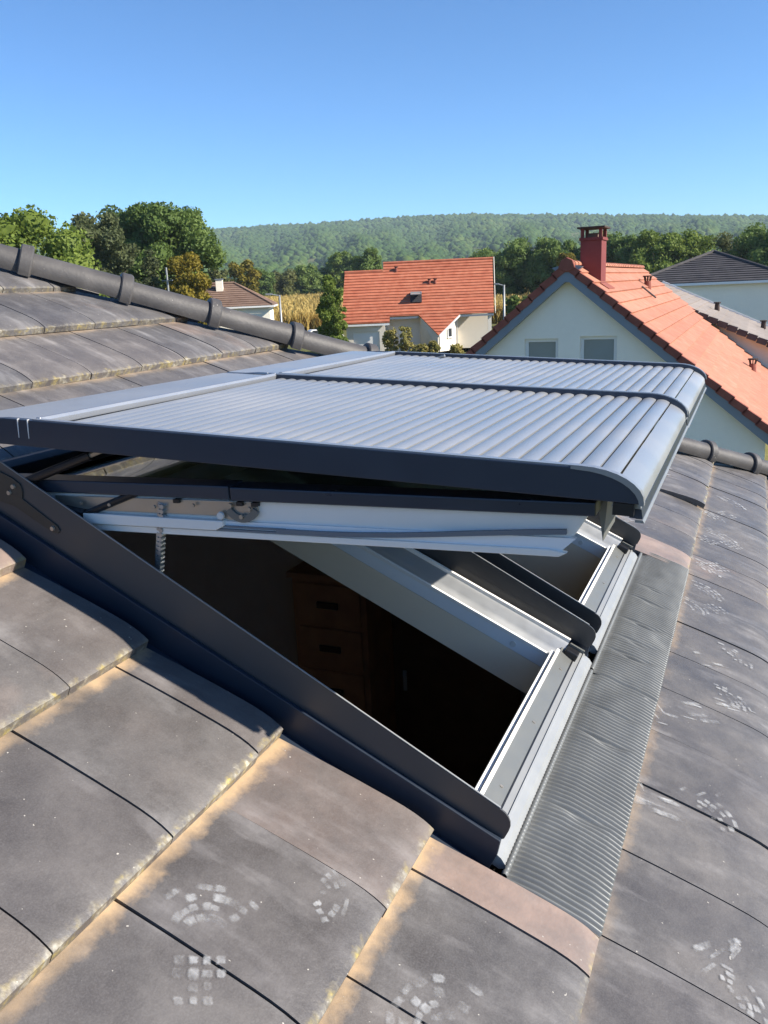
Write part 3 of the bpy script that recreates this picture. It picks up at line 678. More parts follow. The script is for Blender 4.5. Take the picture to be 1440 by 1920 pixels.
# ---- generic hip roofed house
def hip_house(name, label, x0, x1, y0, y1, ze, rise, rl, wallm, roofm, gauge, loc_rz=None, over=0.35, base=0.0):
    """hip roof over a rectangle; rl = ridge length (0 = pyramid), ridge along x"""
    root = empty(name, loc=(loc_rz[0], loc_rz[1], base), rz=loc_rz[2]) if loc_rz else empty(name, loc=(0, 0, base)); tag(root, label, 'house')
    w = MB(); t = .3
    for bx in ((x0, x1, y0, y0+t), (x0, x1, y1-t, y1), (x0, x0+t, y0+t+.001, y1-t-.001), (x1-t, x1, y0+t+.001, y1-t-.001)):
        m = MB(); m.box(*bx, 0, ze); m.build('wall', wallm, root)
    X0, X1, Y0, Y1 = x0-over, x1+over, y0-over, y1+over; xm, ym = (X0+X1)/2, (Y0+Y1)/2; ra, rb = xm - rl/2, xm + rl/2
    hd = (Y1 - Y0)/2; sfr = math.hypot(hd, rise); eF = Vector((0, hd, rise))/sfr
    roof_courses(root, (0, Y0, ze), (1, 0, 0), eF, [(X0, 0), (X1, 0), (rb, sfr), (ra, sfr)] if rl else [(X0, 0), (X1, 0), (xm, sfr)], gauge, roofm)
    roof_courses(root, (0, Y1, ze), (1, 0, 0), (0, -hd/sfr, rise/sfr), [(X0, 0), (X1, 0), (rb, sfr), (ra, sfr)] if rl else [(X0, 0), (X1, 0), (xm, sfr)], gauge, roofm)
    for xe, xr, s in ((X0, ra, 1), (X1, rb, -1)):
        hx = abs(xr - xe); sr = math.hypot(hx, rise)
        roof_courses(root, (xe, 0, ze), (0, 1, 0), (s*hx/sr, 0, rise/sr), [(Y0, 0), (Y1, 0), (ym, sr)], gauge, roofm)
        for ye in (Y0, Y1):
            m = MB(); m.tube((xe, ye, ze + .03), (xr, ym, ze + rise + .05), .10, .10, 8); m.build('hip_tiles', roofm, root)
    if rl: m = MB(); m.tube((ra, ym, ze + rise + .05), (rb, ym, ze + rise + .05), .12, .12, 8); m.build('ridge_tiles', roofm, root)
    for bx in ((X0 - .08, X1 + .08, Y0 - .09, Y0 - .001), (X0 - .08, X1 + .08, Y1 + .001, Y1 + .09), (X0 - .09, X0 - .001, Y0, Y1), (X1 + .001, X1 + .09, Y0, Y1)):
        m = MB(); m.box(*bx, ze - .16, ze - .02); m.build('gutter', M['pvc'], root)
    return root
hip_house('slate_roofed_house', 'tall white house with dark slate grey hipped roof at the right border', -7.0, 1.6, 54.0, 63.0, 5.22, 1.75, 0.0, M['stuccoB'], M['clayC'], 0.36)
hd_ = hip_house('bungalow', 'low white house with brown hipped roof behind the hip tiles', -6.0, 3.6, -3.5, 3.8, 3.0, 2.0, 3.2, M['stuccoB'], M['clayD'], 0.4, (-43.9, 67.0, R(28)), base=1.75)
m = MB(); m.box(-1.1, -.5, -1.2, -.7, 3.9, 5.35); c_ = m.build('chimney', M['stuccoB'], hd_); m = MB(); m.box(-1.16, -.44, -1.26, -.64, 5.351, 5.43); m.build('chimney_cap', M['zinc'], c_)

# ---- grey beige roof between the salmon roof and the slate roof
def beige_house():
    root = empty('low_roofed_house', loc=(0, 36, 0)); tag(root, 'house with grey beige tiled roof seen over the salmon roof', 'house')
    Y0, Y1 = 0.0, 11.0; sl = 0.46; zx = lambda x: 3.86 - sl*(x + 1.4)
    ang = math.atan(sl); xr, xe = -4.6, 2.6; ln = (xe - xr)/math.cos(ang)
    roof_courses(root, (xe, Y0, zx(xe)), (0, 1, 0), (-math.cos(ang), 0, math.sin(ang)), [(0, 0), (Y1, 0), (Y1, ln), (0, ln)], 0.36, M['clayE'], 0.035)
    roof_courses(root, (xr*2 - xe, Y0, zx(xe)), (0, 1, 0), (math.cos(ang), 0, math.sin(ang)), [(0, 0), (Y1, 0), (Y1, ln), (0, ln)], 0.8, M['clayE'], 0.035)
    for s in range(18):      # dark verge tiles along the near gable
        b0, b1 = s*0.40, s*0.40 + .36; e0 = Vector((xe, 0, zx(xe))); eb = Vector((-math.cos(ang), 0, math.sin(ang))); nv = Vector((math.sin(ang), 0, math.cos(ang)))
        q = MB(); q.prism_pts([e0 + eb*b0 + nv*.09, e0 + eb*b1 + nv*.06, e0 + eb*b1 + nv*-.16, e0 + eb*b0 + nv*-.13], (0, -.16, 0)); q.build('verge_tile', M['clayC'], root)
    P = [(xr*2 - xe + .4, 0), (xe - .4, 0), (xe - .4, zx(xe) + .1), (xr, zx(xr) - .1), (xr*2 - xe + .4, zx(xe) + .1)]
    q = MB(); q.prism_pts([(x, .25, z) for x, z in P], (0, .25, 0)); q.build('wall', M['stuccoB'], root)
    q = MB(); q.prism_pts([(x, Y1 - .3, z) for x, z in P], (0, .25, 0)); q.build('wall', M['stuccoB'], root)
    q = MB(); q.box(xe - .65, xe - .4, .501, Y1 - .301, 0, zx(xe) + .2); q.build('wall', M['stuccoB'], root)
    e0 = Vector((xe, Y1, zx(xe))); eb = Vector((-math.cos(ang), 0, math.sin(ang))); nv = Vector((math.sin(ang), 0, math.cos(ang)))
    q = MB(); q.prism_pts([e0 + nv*-.1, e0 + eb*ln + nv*-.1, e0 + eb*ln + nv*.10, e0 + nv*.10], (0, .12, 0)); q.build('verge_trim', M['pvc'], root)
    for x, y in ((-1.7, 6.5), (.3, 7.6)):
        q = MB(); q.tube((x, y, zx(x)), (x, y, zx(x) + .34), .12, .10, 10); vo = q.build('roof_vent', M['soot'], root)
        q = MB(); q.tube((x, y, zx(x) + .341), (x, y, zx(x) + .40), .16, .16, 10); q.build('vent_cap', M['soot'], vo)
beige_house()
# small red roof far left
def far_house():
    root = empty('far_house', loc=polar(-37.9, 120)); tag(root, 'sliver of red tiled roof between the trees and the hip tiles', 'house')
    m = MB(); m.box(-5, 5, -4, 4, 0, 4.2); m.build('wall', M['stuccoA'], root)
    for s in (-1, 1):
        roof_courses(root, (0, s*4.4, 4.0), (1, 0, 0), (0, -s*.87, .5), [(-5.4, 0), (5.4, 0), (5.4, 5.05), (-5.4, 5.05)], 0.4, M['clayB'])
    return root
far_house()
def mast():
    root = empty('antenna_mast', loc=polar(-37.1, 70)); tag(root, 'thin pale pole rising behind the hip tiles beside the autumn tree', 'pole')
    m = MB(); m.tube((0, 0, 0), (0, 0, 8.0), .10, .07, 8); m.build('pole', M['galv'], root); m = MB(); m.box(-.5, .5, -.04, .04, 7.0, 7.07); m.build('crossbar', M['galv'], root)
mast()
def street_lamp(az_, r, top, arm, label):
    p = polar(az_, r); root = empty('street_lamp', loc=p, rz=-R(az_)); tag(root, label, 'street lamp', 'street lamps among the houses')
    h = top - p[2]; m = MB(); m.tube((0, 0, 0), (0, 0, h), .10, .065, 10); m.build('pole', M['galv'], root, smooth=True)
    m = MB(); m.tube((0, 0, h - .05), (-arm*.55, 0, h + .05), .04, .04, 8); m.build('arm', M['galv'], root)
    m = MB(); m.box(-arm, -arm*.5, -.13, .13, h + .03, h + .13); hd = m.build('lamp_head', M['galv'], root, .02)
    m = MB(); m.box(-arm + .05, -arm*.55, -.1, .1, h + .015, h + .029); m.build('lamp_glass', M['pvc'], hd)
street_lamp(-30.08, 60, 5.57, 0.95, 'grey street lamp between the brown roof and the maize field')
street_lamp(-15.4, 60, 5.57, 0.65, 'grey street lamp right of the orange roofed house')
def parked_car():
    x, y, z = polar(-27.4, 90); root = empty('parked_car', loc=(x, y, z), rz=R(40)); tag(root, 'small white car partly hidden behind the hip tiles', 'car')
    prof = [(-2.0, .35), (2.0, .35), (2.05, .75), (1.95, .95), (1.0, 1.05), (.45, 1.48), (-1.3, 1.52), (-1.95, 1.1), (-2.05, .7)]
    zo = 0.02
    m = MB(); m.prism([(a, b + zo) for a, b in prof], -.85, .85); b = m.build('body', M['pvc'], root, .05)
    for s in (-1, 1):
        m = MB(); m.prism([(a, c + zo) for a, c in [(.85, 1.08), (.40, 1.42), (-1.2, 1.45), (-1.6, 1.1)]], s*.853 - .004, s*.853 + .004); m.build('side_window', M['panedark'], root)
        for a in (-1.25, 1.25):
            m = MB(); m.tube((a, s*.7, .33 + zo), (a, s*.87, .33 + zo), .33, .33, 18); w_ = m.build('wheel', M['black'], root); m = MB(); m.tube((a, s*.871, .33 + zo), (a, s*.88, .33 + zo), .2, .2, 14); m.build('rim', M['silver'], w_)
    m = MB(); m.prism_pts([(1.02, -.7, 1.09 + zo), (1.02, .7, 1.09 + zo), (.5, .62, 1.47 + zo), (.5, -.62, 1.47 + zo)], (.02, 0, .02)); m.build('windscreen', M['panedark'], root)
parked_car()
def shrubs():
    dv = Vector((math.sin(R(-20.5)), math.cos(R(-20.5)), 0)); ev = Vector((math.cos(R(-20.5)), -math.sin(R(-20.5)), 0))
    for i, (x, y, w_, h_, m_, lab) in enumerate([(-2.9, 69.0, 1.7, 2.4, 'scrub', 'tall yellowish shrub in front of the garage corner'), (-1.7, 68.6, 1.5, 2.5, 'scrub', 'pale feathery shrub second from the garage'),
                                      (-.5, 68.2, 1.5, 1.0, 'scrub', 'low dry grassy shrub before the entrance of the orange roofed house'), (.5, 68.5, 1.2, 1.2, 'scrub', 'low dry shrub left of the pointed bay'), (2.3, 68.8, 1.3, 0.8, 'scrub', 'small shrub right of the pointed bay'), (-6.9, 69.5, 1.4, 2.0, 'lime', 'light green shrub at the left corner of the garage')]):
        p = dv*y + ev*x; tree('garden_shrub', lab, 'shrub', (p.x, p.y, 0.35), w_, h_, M[m_], 420, 'round', .13, 'shrubs in front of the orange roofed house', 120 + i, 0.0)
shrubs()

# ================================================================== OUR ROOF
GA, TW, U0, V0 = 0.352, 0.26817, 0.6854, 0.9542
house = empty('own_house', MR); tag(house, 'dark grey tiled roof in the foreground, dusty with shoe prints', 'roof')
HIPK = 5.53       # hip line v = u + HIPK
W1a, W1b, W2a, W2b = 1.36, 2.30, 2.40, 3.34     # outer v of the two roof windows
UT, UB = -1.32, 0.085                           # upper / lower end of the window frames
TILE_L, TILE_R = 1.322, 3.40                    # tiles stop here beside the windows
PROF = [(-0.06, -0.006), (0.0, 0.0), (0.09, 0.0115), (0.18, 0.0215), (0.25, 0.0280), (0.280, 0.0300), (0.305, 0.0302), (0.325, 0.0288), (0.340, 0.0262), (0.3495, 0.0238), (0.352, 0.0222)]
def tile_h(u):
    s = (u - U0) % GA
    return float(np.interp(s, [p[0] for p in PROF], [p[1] for p in PROF]))
def tile_mesh(name, w, clips=()):
    """local: x = distance below the upper joint, y across, z normal; clips = (point, normal) keep side opposite to the normal"""
    bm = bmesh.new(); ys = np.linspace(0.0022, w - 0.0022, 4); rows = []
    prof = PROF + [(0.352, 0.0005)] + [(0.30, 0.004), (0.18, -0.001), (0.0, -0.018), (-0.06, -0.022)]
    for s, z in prof: rows.append([bm.verts.new((s, y, z)) for y in ys])
    n = len(rows)
    for i in range(n):
        a, b = rows[i], rows[(i+1) % n]
        for j in range(3): bm.faces.new((a[j], a[j+1], b[j+1], b[j]))
    bm.faces.new([r[0] for r in rows]); bm.faces.new([r[-1] for r in rows][::-1])
    for p, nv in clips:
        g = bmesh.ops.bisect_plane(bm, geom=bm.verts[:] + bm.edges[:] + bm.faces[:], plane_co=p, plane_no=nv, clear_outer=True)
        ed = [e for e in bm.edges if e.is_boundary]
        if ed: bmesh.ops.holes_fill(bm, edges=ed, sides=0)
    bmesh.ops.recalc_face_normals(bm, faces=bm.faces)
    me = bpy.data.meshes.new(name); bm.to_mesh(me); bm.free()
    if len(me.polygons): autosmooth(me, 0.55)
    return me
FULL = tile_mesh('roof_tile', TW)
def seen(u, v, mx=420):
    q = Vector((u, v, -HR)); c = [sum(RC[i][k]*q[i] for i in range(3)) for k in range(3)]
    if c[2] < 0.15: return False
    px, py = 720 + 1581.84*c[0]/c[2], 960 + 1581.84*c[1]/c[2]
    return -mx < px < 1440 + mx and py < 1920 + mx
tcount = 0
def put_tile(i, va, vb, cut=0.0):
    """course i, tile spanning va..vb (cut where needed)"""
    global tcount
    ub = U0 - GA*i; ut = ub - GA; clips = []
    hipv_t = ut - .06 + HIPK; hipv_b = ub + HIPK
    if va >= hipv_b: return
    if not (seen(ub - GA/2, va) or seen(ub - GA/2, vb) or seen(ub, va)): return
    full = abs((vb - va) - TW) < 1e-4
    if vb > hipv_t - 0.06:
        clips.append(((0, ut + HIPK - 0.085 - va, 0), Vector((-1, 1, 0)).normalized()))
    me = FULL if (full and not clips) else tile_mesh('roof_tile', vb - va, clips)
    if len(me.polygons) < 4: return
    o = link('roof_tile', me, M['tile'], house)
    o.location = (ut + rng.normal()*0.0012, va, rng.normal()*0.0010)
    o.rotation_euler = (rng.normal()*0.0025, rng.normal()*0.0030, rng.normal()*0.0012)
    o.color = (cut, (1.0 if i >= 1 else .30) if va < 1.4 else .42, 0, 1)
    tcount += 1; return o
for i in range(-2, 12):
    odd = i % 2; off = V0 + (0 if odd else -TW/2)
    k0 = int(math.floor((0.2 - off)/TW))
    for k in range(k0, 40):
        va = off + k*TW; vb = va + TW
        if va > U0 - GA*i + HIPK: break
        if 1 <= i <= 5:
            if vb <= TILE_L or va >= TILE_R: put_tile(i, va, vb)
            elif va < TILE_L - 0.03: put_tile(i, va, TILE_L, {1: .95, 2: .30, 3: .10, 4: .10, 5: .8}[i])
            elif vb > TILE_R + 0.03: put_tile(i, TILE_R, vb, .85 if i == 1 else .2)
        else: put_tile(i, va, vb)
# the slipped tile beyond the second window
o = None
for ob in list(house.children):
    if ob.name.startswith('roof_tile'):
        if abs(ob.location.x - (U0 - 2*GA)) < .02 and 4.30 < ob.location.y < 4.50: o = ob
if o is not None: o.rotation_euler.y -= 0.10; o.rotation_euler.x += 0.03; tag(o, 'tile with its lower corner lifted')
# underlay around the two openings
for bx in ((-5.0, UT - .02, -1.5, 7.5), (UB + .0, 1.42, -1.5, 7.5), (UT - .02, UB, -1.5, W1a + .01), (UT - .02, UB, W1b - .01, W2a + .01), (UT - .02, UB, W2b - .01, 7.5)):
    m = MB(); P = [(bx[0], bx[2]), (bx[1], bx[2]), (bx[1], bx[3]), (bx[0], bx[3])]
    Q = clip_poly(P, -1, 1, HIPK - .02)
    m.prism_pts([(a, b, -.05) for a, b in Q], (0, 0, .022)); m.build('roof_deck', M['deck'], house)
# the hidden slope beyond the hip
hp0, hp1 = Vector((-4.6, -4.6 + HIPK, -.02)), Vector((1.42, 1.42 + HIPK, -.02))
inv = MR.inverted(); xdir = inv.to_3x3() @ Vector((-1, 0, 0)); 
dhip = (hp1 - hp0); upd = -(dhip - xdir*dhip.dot(xdir)); ln = upd.length; upd = upd.normalized()
P = []
for p in (hp1, hp1 + xdir*9, hp0 + xdir*(9 - abs((hp1 - hp0).dot(xdir))), hp0):
    d = p - hp1; P.append((d.dot(xdir), d.dot(upd)))
for i in range(int(ln/0.352) + 1):
    Q = clip_poly(clip_poly(P, 0, -1, -i*.352), 0, 1, (i+1)*.352)
    if len(Q) < 3: continue
    nn = xdir.cross(upd); nn = nn if nn.z > 0 else -nn; mb = MB(); m = len(Q)
    mb.v = [tuple(hp1 + xdir*a + upd*b - nn*.03) for a, b in Q] + [tuple(hp1 + xdir*a + upd*b + nn*(.026*(1 - (b - i*.352)/.352))) for a, b in Q]
    mb.f = [tuple(range(m))[::-1], tuple(range(m, 2*m))] + [(k, (k+1) % m, m + (k+1) % m, m + k) for k in range(m)]
    mb.build('tile_course', M['tile'], house).color = (0, 0, 0, 1)

# hip tiles
def hip_tiles():
    hd = Vector((1, 1, 0)).normalized(); side = Vector((1, -1, 0)).normalized()
    step = 0.408; start = Vector((-2.627, -2.627 + HIPK - .10, 0)) - hd*step*4
    # shared meshes, local: x along the hip downwards, y across, z up
    def body():
        m = MB(); P = []
        for x, r in ((-0.02, 0.070), (0.10, 0.071), (0.25, 0.074), (0.40, 0.077), (0.435, 0.077)):
            P.append([(x, math.cos(t)*r*0.86, math.sin(t)*r*0.92) for t in np.linspace(-0.12, math.pi + .12, 17)])
        m.grid(P); inner = [[(x, y*.86, z*.84 - .002) for x, y, z in row] for row in P]; m.grid([r[::-1] for r in inner])
        for row, rin in ((P[0], inner[0]), (P[-1], inner[-1])):
            for j in range(16): m.poly([row[j], row[j+1], rin[j+1], rin[j]])
        for e in (0, -1):
            for j in range(len(P)-1): m.poly([P[j][e], P[j+1][e], inner[j+1][e], inner[j][e]])
        me = m.mesh('hip_tile'); autosmooth(me, .7); return me
    def collar():
        m = MB(); rows = []
        for x, r in ((-.030, .070), (-.029, .092), (-.024, .098), (.016, .100), (.023, .095), (.025, .074)):
            row = []
            for t in np.linspace(-0.14, math.pi + .14, 17):
                row.append((x, math.cos(t)*r*0.88, math.sin(t)*r*0.92))
            rows.append(row)
        m.grid(rows); 
        for e in (0, -1): m.poly([r[e] for r in rows])
        me = m.mesh('collar'); autosmooth(me, .6); return me
    B, C = body(), collar()
    for k in range(22):
        p = start + hd*step*k
        if p.x > 1.5: break
        o = link('hip_tile', B, M['hip'], house); o.location = p + Vector((rng.normal()*.002, rng.normal()*.002, .048 + rng.normal()*.002)); o.rotation_euler = (rng.normal()*.02, rng.normal()*.006, R(45) + rng.normal()*.008)
        c = link('collar', C, M['hip'], o); c.location = (0.0, 0, 0)
hip_tiles()

# exterior walls and room of our house
zE = W(1.0, 0, -.05).z
def wl_pts(P): return [inv @ Vector(p) for p in P]
xw = W(1.0, 0, 0).x; yw = 6.2
m = MB(); m.prism_pts(wl_pts([(xw, -2, 0), (xw, yw, 0), (xw, yw, zE), (xw, -2, zE)]), inv.to_3x3() @ Vector((-.2, 0, 0))); m.build('wall', M['stuccoB'], house)
m = MB(); m.prism_pts(wl_pts([(xw - .2, yw, 0), (xw - 7, yw, 0), (xw - 7, yw, zE), (xw - .2, yw, zE)]), inv.to_3x3() @ Vector((0, -.2, 0))); m.build('wall', M['stuccoB'], house)
RX0, RX1, RY0, RY1, RZ0 = -4.3, 0.45, 0.4, 4.60, 2.45
def zroof(x, n=-.14): return (ORG.z + n/ math.cos(PITCH)) - (x - ORG.x)*math.tan(PITCH)
room = [('room_floor', [(RX0, RY0, RZ0), (RX1, RY0, RZ0), (RX1, RY1, RZ0), (RX0, RY1, RZ0)], (0, 0, -.1), 'roomfloor'),
        ('room_wall', [(RX0, RY1, RZ0), (RX1, RY1, RZ0), (RX1, RY1, zroof(RX1)), (-1.0, RY1, min(4.62, zroof(-1.0))), (RX0, RY1, 4.62)], (0, .1, 0), 'roomwall'),
        ('room_wall', [(RX0, RY0, RZ0), (RX1, RY0, RZ0), (RX1, RY0, zroof(RX1)), (RX0, RY0, zroof(RX0))], (0, -.1, 0), 'roomwall'),
        ('room_wall', [(RX0, RY0, RZ0), (RX0, RY1, RZ0), (RX0, RY1, 4.62), (RX0, 1.30, zroof(RX0)), (RX0, RY0, zroof(RX0))], (-.1, 0, 0), 'roomwall'),
        ('room_wall', [(RX1, RY0, RZ0), (RX1, RY1, RZ0), (RX1, RY1, zroof(RX1)), (RX1, RY0, zroof(RX1))], (.05, 0, 0), 'roomwall')]
for nm, P, off, mt in room:
    m = MB(); m.prism_pts(wl_pts(P), inv.to_3x3() @ Vector(off)); m.build(nm, M[mt], house)
uA, uB = (inv @ Vector((RX0, 0, zroof(RX0)))).x, (inv @ Vector((RX1, 0, zroof(RX1)))).x
ou0, ou1 = UT + .035, UB - .05
for bx in ((uA, ou0, RY0, RY1), (ou1, uB, RY0, RY1), (ou0, ou1, RY0, W1a + .03), (ou0, ou1, W1b - .03, W2a + .03), (ou0, ou1, W2b - .03, RY1)):
    Q = clip_poly([(bx[0], bx[2]), (bx[1], bx[2]), (bx[1], bx[3]), (bx[0], bx[3])], -1, 1, HIPK - .30)
    m = MB(); m.prism_pts([(a, b, -.165) for a, b in Q], (0, 0, .03)); m.build('sloping_ceiling', M['roomwall'], house)
# shoe prints: thin dust sheets lying on the tiles
def dust_material():
    t = NT('chalky_dust'); wp = t.worldpos(); uv = t.new('ShaderNodeUVMap').outputs[0]
    sp = t.new('ShaderNodeSeparateXYZ'); t.l.new(uv, sp.inputs[0])
    def edge(c): return t.math('MULTIPLY', t.maprange(c, 0.0, 0.27), t.maprange(c, 1.0, 0.73))
    e = t.math('MULTIPLY', edge(sp.outputs[0]), edge(sp.outputs[1]))
    e = t.math('ADD', e, t.math('MULTIPLY', t.math('SUBTRACT', t.noise(150, 4, .7, wp), .5), 1.5))
    a = t.math('MULTIPLY', t.maprange(e, 0.15, 0.85, 0, 1), t.maprange(t.noise(24, 4, .65, wp), 0.38, 0.68, 0.03, 0.50))
    t.set(color=(0.55, 0.56, 0.57), rough=.95, spec=.1, alpha=a); return t.m
M['dust'] = dust_material()
def shoe_print(u, v, ang, kind, sc=1.0, fade=0.0, seed=0):
    q = random.Random(seed); m = MB(); ca, sa = math.cos(ang), math.sin(ang); blocks = []
    if kind == 'toe':
        for ring in range(4):
            rad = 0.028 + ring*0.017
            for k in range(-3, 4):
                if q.random() < fade: continue
                t = k*0.30 + q.uniform(-.05, .05); blocks.append((rad*math.cos(t) - .045 + q.uniform(-.002, .002), rad*math.sin(t)*1.1, .0084*q.uniform(.7, 1.1), (.0070 + ring*.0022)*q.uniform(.7, 1.15), t + q.uniform(-.15, .15)))
    elif kind == 'heel':
        for a in range(4):
            for b in range(4):
                if q.random() < fade: continue
                blocks.append(((a - 1.5)*.020 + q.uniform(-.0015, .0015), (b - 1.5)*.019, .0096*q.uniform(.75, 1.1), .0090*q.uniform(.75, 1.1), q.uniform(-.1, .1)))
    else:   # streaks
        for k in range(9):
            if q.random() < fade: continue
            blocks.append((q.uniform(-.05, .05), q.uniform(-.035, .035), q.uniform(.012, .030), q.uniform(.003, .008), q.uniform(-.3, .3)))
    for bx, by, hx, hy, t in blocks:
        c, s = math.cos(t), math.sin(t); P = []
        for dx, dy in ((-hx, -hy), (hx*q.uniform(.8, 1.1), -hy), (hx, hy*q.uniform(.8, 1.1)), (-hx, hy)):
            x0, y0 = (bx + dx*c - dy*s)*sc, (by + dx*s + dy*c)*sc; uu, vv = u + x0*ca - y0*sa, v + x0*sa + y0*ca
            P.append((uu, vv, tile_h(uu) + 0.0026))
        m.poly(P)
    if m.f:
        o = tag(m.build('shoe_print', M['dust'], house, fix=False), kind='stuff'); ul = o.data.uv_layers.new(name='UVMap')
        for p in o.data.polygons:
            for k, li in enumerate(p.loop_indices): ul.data[li].uv = ((0, 0), (1, 0), (1, 1), (0, 1))[k % 4]
prints = [(-.255, .89, 2.2, 'toe', 1.1, .25), (-.19, .785, 2.2, 'heel', 1.05, .3), (-.105, 1.03, .4, 'toe', .8, .45), (.115, .99, 2.5, 'toe', 1.15, .35), (.16, .93, 2.3, 'heel', .9, .4),
          (.60, 1.40, .9, 'toe', .9, .45), (.56, 1.47, 1.0, 'streak', 1.2, .2), (.53, 1.91, .8, 'toe', 1.1, .35), (.49, 1.97, .8, 'streak', 1.2, .3), (.55, 2.55, .9, 'toe', 1.0, .35), (.57, 2.50, .4, 'streak', 1.1, .3), (.45, 2.37, .5, 'streak', 1.3, .3),
          (.40, 1.85, .4, 'streak', 1.4, .3), (.35, 2.25, .1, 'streak', 1.1, .4), (.43, 3.38, .9, 'toe', 1.2, .2), (.385, 3.17, .9, 'toe', 1.1, .25), (.47, 3.23, .9, 'heel', 1.0, .2), (.45, 3.72, .9, 'heel', 1.1, .25), (.40, 3.66, .9, 'toe', 1.2, .3),
          (.44, 4.20, 1.1, 'toe', 1.4, .2), (.50, 4.12, 1.1, 'heel', 1.2, .25), (.37, 4.50, 1.1, 'toe', 1.3, .25), (.46, 4.62, 1.1, 'heel', 1.2, .2), (.47, 4.92, 1.1, 'toe', 1.3, .3), (.39, 4.05, 1.1, 'heel', 1.2, .3),
          (.06, 4.85, 1.0, 'streak', 1.6, .2), (.02, 5.05, 1.0, 'toe', 1.4, .35), (.55, 2.88, .9, 'toe', 1.0, .4), (.47, 2.75, .7, 'streak', 1.2, .3), (.05, 3.75, .6, 'streak', 1.5, .3)]
for i, a in enumerate(prints): shoe_print(*a, seed=i)

# ================================================================== ROOF WINDOWS
def rot_frame(o, ang, tilt=0.0):
    """unit axes of something hinged open: x along its length (in u,n), z its normal"""
    return Vector((math.cos(ang), 0, math.sin(ang))), Vector((-math.sin(ang), 0, math.cos(ang)))

